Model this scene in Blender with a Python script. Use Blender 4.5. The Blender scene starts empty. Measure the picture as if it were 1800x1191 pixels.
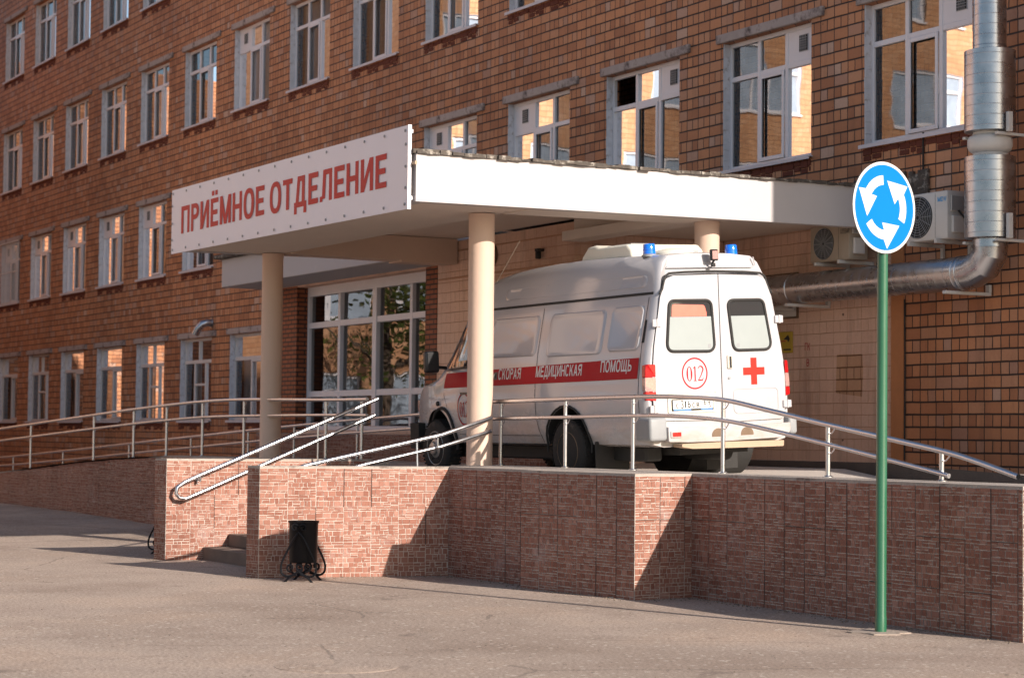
import bpy, bmesh, math, random
from mathutils import Vector, Matrix
from math import radians as R, sin, cos, pi, hypot, atan2
random.seed(7)
S = bpy.context.scene
COL = S.collection

# ------------------------------------------------------------------ camera
def setup_camera():
    cd = bpy.data.cameras.new('camera'); co = bpy.data.objects.new('camera', cd); COL.objects.link(co)
    yaw, pitch, roll = 1.0600, 0.0470, 0.0100
    cy, sy, cp, sp = cos(yaw), sin(yaw), cos(pitch), sin(pitch)
    f = Vector((-sy*cp, cy*cp, sp)); r = Vector((cy, sy, 0)); u = r.cross(f)
    rr = r*cos(roll)+u*sin(roll); uu = -r*sin(roll)+u*cos(roll)
    m = Matrix((rr, uu, -f)).transposed().to_4x4(); m.translation = Vector((20.326, -16.358, 1.5))
    co.matrix_world = m
    cd.sensor_width = 36; cd.lens = 3606.5/1800*36
    cd.clip_start = .1; cd.clip_end = 2000
    cd.dof.use_dof = True; cd.dof.focus_distance = 19.5; cd.dof.aperture_fstop = 3.2
    S.camera = co
setup_camera()
# ------------------------------------------------------------------ light
SUN_AZ, SUN_EL = 14.2, 22.7          # azimuth from +X towards +Y
sd = Vector((cos(R(SUN_AZ))*cos(R(SUN_EL)), sin(R(SUN_AZ))*cos(R(SUN_EL)), sin(R(SUN_EL))))
w = bpy.data.worlds.new('World'); S.world = w; w.use_nodes = True
nt = w.node_tree
sky = nt.nodes.new('ShaderNodeTexSky'); sky.sky_type = 'NISHITA'; sky.sun_disc = False
sky.sun_elevation = R(SUN_EL); sky.sun_rotation = R(90-SUN_AZ)
nt.links.new(sky.outputs[0], nt.nodes['Background'].inputs[0]); nt.nodes['Background'].inputs[1].default_value = .095
ld = bpy.data.lights.new('sun', 'SUN'); ld.energy = 5.0; ld.angle = R(.5); ld.color = (1, .89, .785)
lo = bpy.data.objects.new('sun', ld); COL.objects.link(lo); lo.rotation_euler = (-sd).to_track_quat('-Z', 'Y').to_euler()
S.view_settings.view_transform = 'Standard'; S.view_settings.look = 'None'
S.view_settings.exposure = .62; S.view_settings.gamma = 1

# ------------------------------------------------------------------ node helpers
class N:
    def __init__(s, name):
        s.m = bpy.data.materials.new(name); s.m.use_nodes = True; s.t = s.m.node_tree
        s.b = s.t.nodes['Principled BSDF']; s.out = s.t.nodes['Material Output']
    def new(s, typ, **k):
        n = s.t.nodes.new(typ)
        for a, v in k.items(): setattr(n, a, v)
        return n
    def set(s, sock, v):
        if hasattr(v, 'is_output') or isinstance(v, bpy.types.NodeSocket): s.t.links.new(v, sock)
        else: sock.default_value = v
    def math(s, op, a, b=0., c=0.):
        n = s.new('ShaderNodeMath', operation=op); s.set(n.inputs[0], a); s.set(n.inputs[1], b); s.set(n.inputs[2], c); return n.outputs[0]
    def mix(s, f, a, b, blend='MIX'):
        n = s.new('ShaderNodeMix', data_type='RGBA', blend_type=blend); s.set(n.inputs[0], f)
        s.set(n.inputs[6], a if not isinstance(a, tuple) else (*a, 1)[:4]); s.set(n.inputs[7], b if not isinstance(b, tuple) else (*b, 1)[:4]); return n.outputs[2]
    def ramp(s, f, stops, interp='LINEAR'):
        n = s.new('ShaderNodeValToRGB'); n.color_ramp.interpolation = interp; e = n.color_ramp.elements
        for i, (p, c) in enumerate(stops):
            el = e[i] if i < 2 else e.new(p)
            el.position = p; el.color = (*c, 1) if isinstance(c, tuple) else (c, c, c, 1)
        s.set(n.inputs[0], f); return n.outputs[0]
    def coord(s, kind='Object'): return s.new('ShaderNodeTexCoord').outputs[kind]
    def noise(s, vec, scale, detail=4, rough=.6, out=0):
        n = s.new('ShaderNodeTexNoise'); s.set(n.inputs['Vector'], vec); n.inputs['Scale'].default_value = scale
        n.inputs['Detail'].default_value = detail; n.inputs['Roughness'].default_value = rough; return n.outputs[out]
    def scale(s, vec, xyz):
        n = s.new('ShaderNodeVectorMath', operation='MULTIPLY'); s.set(n.inputs[0], vec); n.inputs[1].default_value = xyz; return n.outputs[0]
    def bump(s, h, strength=.3, dist=.01):
        n = s.new('ShaderNodeBump'); s.set(n.inputs['Height'], h); n.inputs['Strength'].default_value = strength; n.inputs['Distance'].default_value = dist
        s.t.links.new(n.outputs[0], s.b.inputs['Normal']); return n.outputs[0]
    def col(s, v): s.set(s.b.inputs['Base Color'], (*v, 1) if isinstance(v, tuple) else v)
    def rough(s, v): s.set(s.b.inputs['Roughness'], v)

def plain(name, c, rough=.5, metal=0., var=.12, scale=6., bump=0., bscale=40., coat=0., dirt=None):
    n = N(name); v = n.coord()
    nz = n.noise(v, scale, 5)
    f = n.math('MULTIPLY_ADD', nz, 2*var, 1-var)
    cc = n.new('ShaderNodeVectorMath', operation='SCALE'); cc.inputs[0].default_value = c; n.set(cc.inputs['Scale'], f)
    col = cc.outputs[0]
    if dirt:   # (colour, scale, threshold)
        d = n.ramp(n.noise(v, dirt[1], 8, .7), [(dirt[2], 0.), (dirt[2]+.12, 1.)])
        col = n.mix(d, col, dirt[0])
    n.set(n.b.inputs['Base Color'], col)
    n.rough(n.math('MULTIPLY_ADD', nz, .2, rough-.1) if rough > .12 else rough)
    n.b.inputs['Metallic'].default_value = metal
    n.b.inputs['Coat Weight'].default_value = coat; n.b.inputs['Coat Roughness'].default_value = .05
    if bump: n.bump(n.noise(v, bscale, 6), bump, .01)
    return n.m

def tile_mat(name, shades, joint, w=.279, h=.15, jw=.007, paint=0.):
    """courses of full ceramic stones alternating with courses of half stones"""
    n = N(name); v = n.coord()
    wob = n.noise(v, 3.2, 2); wob2 = n.noise(v, 7., 2)
    sp = n.new('ShaderNodeSeparateXYZ'); n.set(sp.inputs[0], v)
    x = n.math('ADD', n.math('ADD', sp.outputs[0], sp.outputs[1]), n.math('MULTIPLY_ADD', wob2, .016, -.008))
    z = n.math('ADD', sp.outputs[2], n.math('MULTIPLY_ADD', wob, .014, -.007))
    zr = n.math('DIVIDE', z, h); row = n.math('FLOOR', zr); fz = n.math('FRACT', zr)
    wn0 = n.new('ShaderNodeTexWhiteNoise', noise_dimensions='1D'); n.set(wn0.inputs['W'], row)
    odd = n.math('GREATER_THAN', n.math('MULTIPLY_ADD', n.math('FRACT', n.math('MULTIPLY', row, .5)), 1.2, n.math('MULTIPLY', wn0.outputs[0], .62)), .6)
    k = n.math('DIVIDE', n.math('ADD', odd, 1.), w)
    u = n.math('MULTIPLY', n.math('ADD', x, n.math('MULTIPLY', wn0.outputs[0], .012)), k)
    colm = n.math('FLOOR', u); fu = n.math('FRACT', u)
    du = n.math('DIVIDE', n.math('MINIMUM', fu, n.math('SUBTRACT', 1., fu)), k)
    dz = n.math('MULTIPLY', n.math('MINIMUM', fz, n.math('SUBTRACT', 1., fz)), h)
    d = n.math('MINIMUM', n.math('MULTIPLY', du, 1.25), n.math('MULTIPLY', dz, .9))
    jwv = n.math('MULTIPLY_ADD', n.noise(v, 1.3, 3), .006, jw-.003)
    mask = n.new('ShaderNodeMapRange', interpolation_type='SMOOTHSTEP'); n.set(mask.inputs[0], d); n.set(mask.inputs[1], n.math('MULTIPLY', jwv, .6)); n.set(mask.inputs[2], n.math('MULTIPLY', jwv, 1.5))
    mk = mask.outputs[0]
    cb = n.new('ShaderNodeCombineXYZ'); n.set(cb.inputs[0], colm); n.set(cb.inputs[1], row); n.set(cb.inputs[2], odd)
    wn = n.new('ShaderNodeTexWhiteNoise', noise_dimensions='3D'); n.set(wn.inputs[0], cb.outputs[0])
    c = n.ramp(wn.outputs[0], shades)
    big = n.noise(v, .22, 4, .6); fine = n.noise(v, 28, 4, .7)
    c = n.mix(n.math('MULTIPLY', fine, .35), c, (.20, .08, .035), 'MIX')
    tint = n.ramp(big, [(.3, (.72, .66, .62)), (.5, (1., 1., 1.)), (.7, (1.12, 1.1, 1.05))])
    c = n.mix(1., c, tint, 'MULTIPLY')
    # streaks of rain dirt, irregular
    st = n.ramp(n.noise(n.scale(v, (1.6, 1.6, .25)), 1.5, 6, .7), [(.52, 0.), (.75, 1.)])
    c = n.mix(n.math('MULTIPLY', st, .45), c, (.10, .05, .035))
    chip = n.ramp(n.noise(v, 9., 2, .4), [(.76, 0.), (.79, 1.)])
    c = n.mix(n.math('MULTIPLY', chip, .8), c, (.05, .025, .018))
    c = n.mix(mk, joint, c)
    n.col(c); n.rough(n.math('MULTIPLY_ADD', fine, .3, .55))
    n.bump(n.math('ADD', mk, n.math('MULTIPLY', fine, .15)), .7, .012)
    return n.m

def brick_mat(name, c1, c2, mort, bw=.25, bh=.075, ms=.012):
    n = N(name); v = n.coord(); sp = n.new('ShaderNodeSeparateXYZ'); n.set(sp.inputs[0], v)
    cb = n.new('ShaderNodeCombineXYZ'); n.set(cb.inputs[0], n.math('ADD', sp.outputs[0], sp.outputs[1])); n.set(cb.inputs[1], sp.outputs[2])
    b = n.new('ShaderNodeTexBrick'); n.set(b.inputs[0], cb.outputs[0]); b.inputs['Scale'].default_value = 1
    b.inputs['Color1'].default_value = (*c1, 1); b.inputs['Color2'].default_value = (*c2, 1); b.inputs['Mortar'].default_value = (*mort, 1)
    b.inputs['Mortar Size'].default_value = ms; b.inputs['Brick Width'].default_value = bw; b.inputs['Row Height'].default_value = bh
    f = n.noise(v, 20, 4)
    n.col(n.mix(n.math('MULTIPLY', f, .4), b.outputs[0], (.08, .03, .015))); n.rough(.7); n.bump(n.math('SUBTRACT', f, n.math('MULTIPLY', b.outputs[1], 1.5)), .5, .008)
    return n.m

# ------------------------------------------------------------------ materials
M = {}
M['tile'] = tile_mat('terracotta facing stones', [(0., (.40, .160, .075)), (.3, (.51, .215, .100)), (.6, (.60, .265, .125)), (.85, (.56, .28, .155)), (.94, (.46, .25, .17)), (1., (.60, .40, .30))], (.026, .015, .012), jw=.0086)
M['tile_wing'] = tile_mat('orange facing stones', [(0., (.56, .29, .15)), (.5, (.62, .34, .18)), (1., (.66, .39, .23))], (.35, .18, .10))
M['peach'] = tile_mat('peach paint over facing stones', [(0., (.78, .53, .405)), (.5, (.81, .56, .43)), (1., (.84, .59, .46))], (.50, .28, .18), jw=.0036)
M['redbrick'] = brick_mat('red brick', (.30, .075, .025), (.38, .11, .04), (.03, .018, .014))
M['concrete'] = plain('grey concrete', (.33, .30, .28), .85, var=.25, bump=.4, dirt=((.10, .085, .075), 3., .55))
M['lintel'] = plain('weathered concrete lintel', (.42, .35, .32), .9, var=.3, scale=4, bump=.4, dirt=((.10, .075, .07), 2., .52))
M['coping'] = plain('pale concrete coping', (.36, .31, .27), .9, var=.3, scale=5, bump=.5, dirt=((.16, .12, .10), 4., .55))
M['plaster'] = plain('old white limewash', (.62, .62, .66), .9, var=.25, scale=7, bump=.6, bscale=25, dirt=((.30, .24, .22), 6., .56))
M['pvc'] = plain('white window plastic', (.72, .70, .73), .35, var=.05)
M['pvcold'] = plain('off white painted frame', (.64, .61, .60), .5, var=.1)
M['silltin'] = plain('painted tin sill', (.58, .56, .60), .45, var=.15, scale=5)
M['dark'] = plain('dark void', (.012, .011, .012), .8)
M['black'] = plain('black paint', (.012, .012, .014), .38, var=.2)
M['rubber'] = plain('black rubber', (.02, .019, .018), .75, var=.2, bump=.2)
M['tyre'] = plain('tyre rubber', (.022, .020, .019), .85, var=.35, scale=9, bump=.3, dirt=((.09, .07, .055), 7., .58))
M['white_canopy'] = plain('white fascia paint', (.455, .43, .43), .75, var=.05, scale=2.5, bump=.2, bscale=9, dirt=((.60, .53, .49), 2.4, .66))
M['soffit'] = plain('cream soffit paint', (.66, .575, .50), .85, var=.08, scale=2, bump=.2, bscale=10, dirt=((.42, .30, .21), 2.2, .66))
M['beam'] = plain('peach beam paint', (.62, .47, .37), .85, var=.08, scale=2, bump=.3, bscale=12, dirt=((.22, .12, .07), 3.1, .70))
M['column'] = plain('peach column paint', (.62, .455, .36), .6, var=.06, scale=2.2, bump=.25, bscale=14, dirt=((.46, .30, .21), 3., .69))
M['felt'] = plain('roofing felt', (.075, .062, .052), .9, var=.9, scale=11, bump=.9, bscale=18, dirt=((.34, .31, .27), 10., .53))
M['steel'] = plain('polished stainless tube', (.60, .60, .62), .30, 1., var=.06, scale=12)
M['galv'] = None
M['banner'] = plain('white banner vinyl', (.76, .735, .78), .42, var=.05, scale=1.3, bump=.10, bscale=1.6)
M['bannerred'] = plain('red banner print', (.52, .020, .016), .6, var=.15, scale=1.6)
M['bannerdark'] = plain('banner back', (.35, .34, .34), .7)
M['signblue'] = plain('blue sign film', (.0, .155, .46), .5, var=.04, scale=3); M['signblue'].node_tree.nodes['Principled BSDF'].inputs['Specular IOR Level'].default_value = .12
M['signwhite'] = plain('white sign film', (.60, .58, .58), .42, var=.03)
M['signgrey'] = plain('grey sign back', (.18, .18, .18), .5, .3)
M['green'] = plain('green pole paint', (.022, .115, .060), .3, var=.10, scale=5, coat=.2, dirt=((.07, .15, .10), 10., .66))
M['acwhite'] = plain('aged white enamel', (.56, .54, .51), .45, var=.10, scale=4)
M['acblue'] = plain('blue logo print', (.05, .30, .60), .5)
M['acblack'] = plain('dark logo print', (.04, .04, .04), .5)
M['vanwhite_mat'] = None
M['vanred'] = plain('red stripe film', (.40, .008, .016), .5, var=.06); M['vanred'].node_tree.nodes['Principled BSDF'].inputs['Specular IOR Level'].default_value = .12
M['signred'] = plain('red cross film', (.66, .028, .018), .55, var=.04); M['signred'].node_tree.nodes['Principled BSDF'].inputs['Specular IOR Level'].default_value = .15
M['vangrey'] = plain('grey bumper plastic', (.26, .27, .28), .5, var=.15)
M['vanfilm'] = plain('frosted window film', (.30, .335, .335), .35, var=.03)
M['glassdark'] = plain('dark tinted glass', (.035, .036, .038), .05, var=.3, scale=200, coat=1.)
M['redblind'] = plain('red cover behind glass', (.72, .17, .12), .4, var=.1, scale=9)
M['lampred'] = plain('red lamp lens', (.46, .008, .010), .15, var=.5, scale=32, coat=.4)
M['lampclear'] = plain('clear lamp lens', (.42, .25, .23), .14, var=.5, scale=60, coat=1.)
M['beacon'] = plain('blue beacon plastic', (.005, .16, .82), .10, var=.15, scale=30, coat=1.)
M['darkblue'] = plain('dark blue beacon', (.02, .02, .20), .12, coat=1.)
M['cream'] = plain('cream plastic', (.70, .665, .56), .45, var=.06)
M['plate'] = plain('plate white', (.72, .71, .68), .4, var=.06)
M['plateblue'] = plain('plate blue frame', (.08, .25, .62), .4)
M['text'] = plain('black lettering', (.02, .02, .02), .5)
M['wood'] = plain('raw timber board', (.40, .29, .20), .8, var=.2, scale=5, bump=.3)
M['alloy'] = plain('silver wheel', (.42, .40, .38), .45, .6, var=.2)
M['rust'] = plain('rusty wheel', (.17, .115, .075), .75, .2, var=.4, scale=9, bump=.3)
M['yellow'] = plain('yellow sign', (.46, .32, .03), .5)
M['wallred'] = plain('red stencil paint', (.42, .05, .04), .7)
M['opal'] = plain('opal lamp glass', (.66, .64, .62), .3)
M['clothpale'] = plain('pale curtain', (.62, .63, .64), .9, var=.2, scale=3)
M['clothgrey'] = plain('grey blind', (.24, .25, .26), .9, var=.2, scale=3)
M['clothwarm'] = plain('ochre blind', (.36, .30, .22), .9, var=.2, scale=3)
M['iron'] = plain('black wrought iron', (.007, .007, .009), .4, 0., var=.25); M['iron'].node_tree.nodes['Principled BSDF'].inputs['Specular IOR Level'].default_value = .16
M['bark'] = plain('bark', (.11, .08, .06), .9, var=.3, bump=.5)
M['cable'] = plain('painted conduit', (.50, .28, .17), .8)

def mk_galv():
    n = N('spiral galvanised duct'); v = n.coord()
    nz = n.noise(v, 5, 4); n.col(n.ramp(nz, [(.3, (.34, .35, .38)), (.7, (.52, .53, .56))])); n.b.inputs['Metallic'].default_value = 1
    n.rough(n.math('MULTIPLY_ADD', nz, .25, .16)); n.bump(n.noise(n.scale(v, (1, 1, 1)), 3.5, 3), .04, .02); return n.m
M['galv'] = mk_galv()
def mk_van():
    n = N('white van enamel'); v = n.coord(); sp = n.new('ShaderNodeSeparateXYZ'); n.set(sp.inputs[0], v)
    nz = n.noise(v, 7, 8, .72); mud = n.noise(n.scale(v, (1, 1, 2.5)), 3, 8, .7)
    hgt = n.new('ShaderNodeMapRange'); n.set(hgt.inputs[0], sp.outputs[2]); hgt.inputs[1].default_value = .95; hgt.inputs[2].default_value = .40; hgt.inputs[3].default_value = 0; hgt.inputs[4].default_value = 1
    d = n.math('MULTIPLY', hgt.outputs[0], n.ramp(mud, [(.36, 0.), (.66, 1.)]))
    c = n.mix(n.math('MULTIPLY', d, .8), (.455, .447, .465), (.30, .24, .185))
    c = n.mix(n.ramp(nz, [(.62, 0.), (.80, .35)]), c, (.55, .49, .42))
    n.col(c); n.rough(n.math('MULTIPLY_ADD', d, .4, .20)); n.b.inputs['Coat Weight'].default_value = .55; n.b.inputs['Coat Roughness'].default_value = .06
    n.bump(n.noise(v, 1.6, 2), .05, .03); return n.m
M['van'] = mk_van()
def mk_glass(name, tint, ior, wav):
    n = N(name); n.t.nodes.remove(n.b); v = n.coord()
    bp = n.new('ShaderNodeBump'); n.set(bp.inputs['Height'], n.noise(v, 1.1, 2, .45)); bp.inputs['Strength'].default_value = wav; bp.inputs['Distance'].default_value = .10
    tr = n.new('ShaderNodeBsdfTransparent'); tr.inputs[0].default_value = (*tint, 1)
    gl = n.new('ShaderNodeBsdfGlossy'); gl.inputs['Roughness'].default_value = .015; gl.inputs['Color'].default_value = (.95, .95, .97, 1); n.t.links.new(bp.outputs[0], gl.inputs['Normal'])
    fr = n.new('ShaderNodeFresnel'); fr.inputs[0].default_value = ior
    mx = n.new('ShaderNodeMixShader'); n.t.links.new(fr.outputs[0], mx.inputs[0]); n.t.links.new(tr.outputs[0], mx.inputs[1]); n.t.links.new(gl.outputs[0], mx.inputs[2])
    n.t.links.new(mx.outputs[0], n.out.inputs[0]); return n.m
M['glass'] = mk_glass('window glass', (.68, .73, .78), 2.15, .016)
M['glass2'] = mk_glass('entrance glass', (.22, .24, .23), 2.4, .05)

def mk_stone():
    n = N('printed masonry stones'); v = n.coord()
    g = n.new('ShaderNodeNewGeometry').outputs['Random Per Island']
    c = n.ramp(g, [(0., (.255, .112, .080)), (.45, (.315, .150, .110)), (.8, (.365, .188, .142)), (1., (.42, .24, .19))])
    c = n.mix(n.math('MULTIPLY', n.noise(v, 45, 4), .4), c, (.14, .05, .035))
    eff = n.ramp(n.noise(v, 1.5, 7, .75), [(.58, 0.), (.74, 1.)])
    c = n.mix(n.math('MULTIPLY', eff, .42), c, (.46, .40, .40))
    low = n.ramp(n.noise(v, .8, 4), [(.35, (.78, .74, .72)), (.6, (1.06, 1.04, 1.02))]); c = n.mix(1., c, low, 'MULTIPLY')
    n.col(c); n.rough(.62); n.b.inputs['Specular IOR Level'].default_value = .15; n.bump(n.noise(v, 60, 3), .25, .004); return n.m
M['stone'] = mk_stone()
M['mortar'] = plain('pale mortar lines', (.50, .42, .365), .8, var=.2, scale=8, bump=.2)
M['joint'] = plain('dark panel joint', (.05, .035, .03), .9)

def mk_asphalt():
    n = N('worn asphalt'); v = n.coord()
    a = n.noise(v, 38, 7, .85); b = n.noise(v, .5, 5, .6); c3 = n.noise(n.scale(v, (1, 1, 1)), 160, 2, .6)
    c = n.ramp(a, [(.33, (.11, .084, .069)), (.50, (.385, .302, .246)), (.66, (.62, .505, .42))])
    c = n.mix(1., c, n.ramp(b, [(.32, (.80, .77, .75)), (.5, (1., 1., 1.)), (.68, (1.12, 1.07, 1.02))]), 'MULTIPLY')
    vo = n.new('ShaderNodeTexVoronoi'); n.set(vo.inputs['Vector'], n.scale(v, (1, 1, .2))); vo.inputs['Scale'].default_value = 17
    sel = n.new('ShaderNodeSeparateColor'); n.set(sel.inputs[0], vo.outputs['Color'])
    # aggregate is exposed in worn patches only
    worn = n.ramp(n.noise(v, .28, 4, .6), [(.46, .25), (.52, 1.)])
    fl = n.math('MULTIPLY', n.math('LESS_THAN', vo.outputs['Distance'], n.math('MULTIPLY', sel.outputs[1], .36)), n.math('GREATER_THAN', sel.outputs[0], .42))
    c = n.mix(n.math('MULTIPLY', n.math('MULTIPLY', fl, worn), .62), c, (.72, .64, .56))
    c = n.mix(1., c, n.ramp(worn, [(.2, (1.05, 1.05, 1.05)), (1., (.93, .92, .91))]), 'MULTIPLY')
    pit = n.math('MULTIPLY', n.math('LESS_THAN', vo.outputs['Distance'], .22), n.math('LESS_THAN', sel.outputs[0], .10))
    c = n.mix(n.math('MULTIPLY', pit, .7), c, (.03, .024, .02))
    # oil and damp stains
    st = n.ramp(n.noise(n.scale(v, (1., 1., 1.)), 1.3, 7, .72), [(.60, 0.), (.67, 1.)]); c = n.mix(n.math('MULTIPLY', st, .55), c, (.12, .085, .068))
    # hairline cracks
    cr = n.new('ShaderNodeTexVoronoi', feature='DISTANCE_TO_EDGE'); n.set(cr.inputs['Vector'], n.mix(.12, v, n.noise(v, 1.6, 5, out=1))); cr.inputs['Scale'].default_value = .34
    ck = n.math('MULTIPLY', n.math('LESS_THAN', cr.outputs['Distance'], .0035), n.math('GREATER_THAN', n.noise(v, .35, 2), .52)); c = n.mix(n.math('MULTIPLY', ck, .35), c, (.035, .028, .024))
    n.col(c); n.rough(.88); n.bump(n.math('ADD', a, n.math('ADD', c3, n.math('MULTIPLY', fl, .6))), .75, .012); return n.m
M['asphalt'] = mk_asphalt()
def mk_leaf():
    n = N('leaves'); g = n.new('ShaderNodeNewGeometry').outputs['Random Per Island']
    n.col(n.ramp(g, [(0., (.05, .075, .015)), (.5, (.09, .12, .025)), (1., (.16, .17, .04))])); n.rough(.6); return n.m
M['leaf'] = mk_leaf()

# ------------------------------------------------------------------ mesh helpers
def bx(bm, x0, x1, y0, y1, z0, z1, mi=0, bev=0., seg=1):
    r = bmesh.ops.create_cube(bm, size=1, matrix=Matrix.Translation(((x0+x1)/2, (y0+y1)/2, (z0+z1)/2)) @ Matrix.Diagonal((x1-x0, y1-y0, z1-z0, 1)))
    vs = r['verts']
    fs = set(f for v in vs for f in v.link_faces)
    for f in fs: f.material_index = mi
    if bev: bmesh.ops.bevel(bm, geom=list(set(e for v in vs for e in v.link_edges)), offset=bev, segments=seg, affect='EDGES', profile=.5)
    return vs
def prism(bm, poly, z0, z1, mi=0, mtop=None):
    """poly counter-clockwise in XY; z1 may be a list per vertex"""
    n = len(poly); zt = z1 if isinstance(z1, (list, tuple)) else [z1]*n; zb = z0 if isinstance(z0, (list, tuple)) else [z0]*n
    a = [bm.verts.new((p[0], p[1], zb[i])) for i, p in enumerate(poly)]; b = [bm.verts.new((p[0], p[1], zt[i])) for i, p in enumerate(poly)]
    f = [bm.faces.new(a[::-1])]; t = bm.faces.new(b); t.material_index = mi if mtop is None else mtop
    for i in range(n): f.append(bm.faces.new((a[i], a[(i+1) % n], b[(i+1) % n], b[i])))
    for q in f: q.material_index = mi
def tube(bm, pts, r, seg=10, mi=0, closed=False, caps=True):
    pts = [Vector(p) for p in pts]; n = len(pts); rs = r if isinstance(r, (list, tuple)) else [r]*n
    rings = []; up = None
    for i, p in enumerate(pts):
        if closed: t = (pts[(i+1) % n]-pts[i-1])
        else: t = (pts[min(i+1, n-1)]-pts[max(i-1, 0)])
        t.normalize()
        if up is None:
            up = Vector((0, 0, 1)) if abs(t.z) < .9 else Vector((1, 0, 0))
        up = (up - t*up.dot(t)).normalized(); s = t.cross(up)
        rings.append([bm.verts.new(p+(up*cos(2*pi*k/seg)+s*sin(2*pi*k/seg))*rs[i]) for k in range(seg)])
    m = n if closed else n-1
    for i in range(m):
        A, B = rings[i], rings[(i+1) % n]
        for k in range(seg):
            f = bm.faces.new((A[k], A[(k+1) % seg], B[(k+1) % seg], B[k])); f.material_index = mi
    if caps and not closed:
        bm.faces.new(rings[0][::-1]).material_index = mi; bm.faces.new(rings[-1]).material_index = mi
def lathe(bm, prof, mat=Matrix(), seg=24, mi=0, caps=True):
    """prof: (radius, height) pairs along local Z, placed by mat"""
    rings = [[bm.verts.new(mat @ Vector((r*cos(2*pi*k/seg), r*sin(2*pi*k/seg), h))) for k in range(seg)] for r, h in prof]
    for A, B in zip(rings, rings[1:]):
        for k in range(seg): bm.faces.new((A[k], A[(k+1) % seg], B[(k+1) % seg], B[k])).material_index = mi
    if caps: bm.faces.new(rings[0][::-1]).material_index = mi; bm.faces.new(rings[-1]).material_index = mi
def poly_plate(bm, pts2, f, t, mi=0, mside=None):
    """flat polygon (list of 2-D) extruded by t; f(a, b, d) -> 3-D point at depth d"""
    n = len(pts2); A = [bm.verts.new(f(a, b, 0)) for a, b in pts2]; B = [bm.verts.new(f(a, b, t)) for a, b in pts2]
    bm.faces.new(B).material_index = mi; bm.faces.new(A[::-1]).material_index = mi if mside is None else mside
    for i in range(n): bm.faces.new((A[i], A[(i+1) % n], B[(i+1) % n], B[i])).material_index = mi if mside is None else mside
def rrect(x0, x1, y0, y1, r, seg=6):
    out = []
    for cx, cy, a in ((x1-r, y1-r, 0), (x0+r, y1-r, 90), (x0+r, y0+r, 180), (x1-r, y0+r, 270)):
        for k in range(seg+1): out.append((cx+r*cos(R(a+90*k/seg)), cy+r*sin(R(a+90*k/seg))))
    return out
def round_poly(pts, r, seg=5):
    """round the corners of a polygon; r one value or per corner"""
    out = []; n = len(pts)
    for i in range(n):
        p = Vector(pts[i]); a = Vector(pts[i-1])-p; b = Vector(pts[(i+1) % n])-p
        ri = r[i] if isinstance(r, (list, tuple)) else r
        if ri <= 0: out.append(tuple(p)); continue
        ang = a.angle(b); d = min(ri/math.tan(ang/2), a.length*.45, b.length*.45)
        p0, p1 = p+a.normalized()*d, p+b.normalized()*d
        for k in range(seg+1):
            t = k/seg; out.append(tuple(p0*(1-t)**2+p*2*t*(1-t)+p1*t*t))
    return out
ORG = {}
def link(name, bm, mats, parent=None, smooth=35, recalc=True):
    if recalc: bmesh.ops.recalc_face_normals(bm, faces=bm.faces[:])
    me = bpy.data.meshes.new(name); o = bpy.data.objects.new(name, me)
    root = parent
    while root is not None and root.parent is not None: root = root.parent
    if root is not None and root.name in ORG:
        off = ORG[root.name]
        if off.length: bmesh.ops.translate(bm, verts=bm.verts[:], vec=-off)
    bm.to_mesh(me); bm.free()
    for m in (mats if isinstance(mats, (list, tuple)) else [mats]): me.materials.append(m)
    if smooth and len(me.polygons):
        me.polygons.foreach_set('use_smooth', [True]*len(me.polygons)); me.set_sharp_from_angle(angle=R(smooth))
    COL.objects.link(o)
    if parent is not None: o.parent = parent
    return o
def thing(name, label, cat, loc=(0, 0, 0), rot=(0, 0, 0), group=None, local=False):
    """an Empty at the base of a thing. local=False: parts are written in world coordinates"""
    o = bpy.data.objects.new(name, None); COL.objects.link(o); o.empty_display_size = .2
    o.location = loc; o.rotation_euler = rot; o['label'] = label; o['category'] = cat
    if group: o['group'] = group
    ORG[o.name] = Vector((0, 0, 0)) if local else Vector(loc)
    return o
def tag(o, label, cat, group=None):
    o['label'] = label; o['category'] = cat
    if group: o['group'] = group
    return o
def struct(o): o['kind'] = 'structure'; return o
def catmull(pts, n=6):
    P = [Vector(p) for p in pts]; P = [P[0]*2-P[1]]+P+[P[-1]*2-P[-2]]; out = []
    for i in range(1, len(P)-2):
        for k in range(n):
            t = k/n; a, b, c, d = P[i-1:i+3]
            out.append(.5*((2*b)+(c-a)*t+(2*a-5*b+4*c-d)*t*t+(3*b-a-3*c+d)*t**3))
    out.append(P[-2]); return out
def interp(x, tab):
    if x <= tab[0][0]: return tab[0][1]
    for (a, b), (c, d) in zip(tab, tab[1:]):
        if x <= c: return b+(d-b)*(x-a)/(c-a)
    return tab[-1][1]
LW = {'М': 1.2, 'M': 1.2, 'О': 1.08, 'Д': 1.12, 'Щ': 1.42, 'Ц': 1.08, 'Т': .9, 'Е': .86, 'Ё': .86, 'E': .86, 'Р': .9, 'Ь': .9, 'Г': .78, '1': .5, 'Л': 1.05, 'В': .95, 'L': .8}
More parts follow.
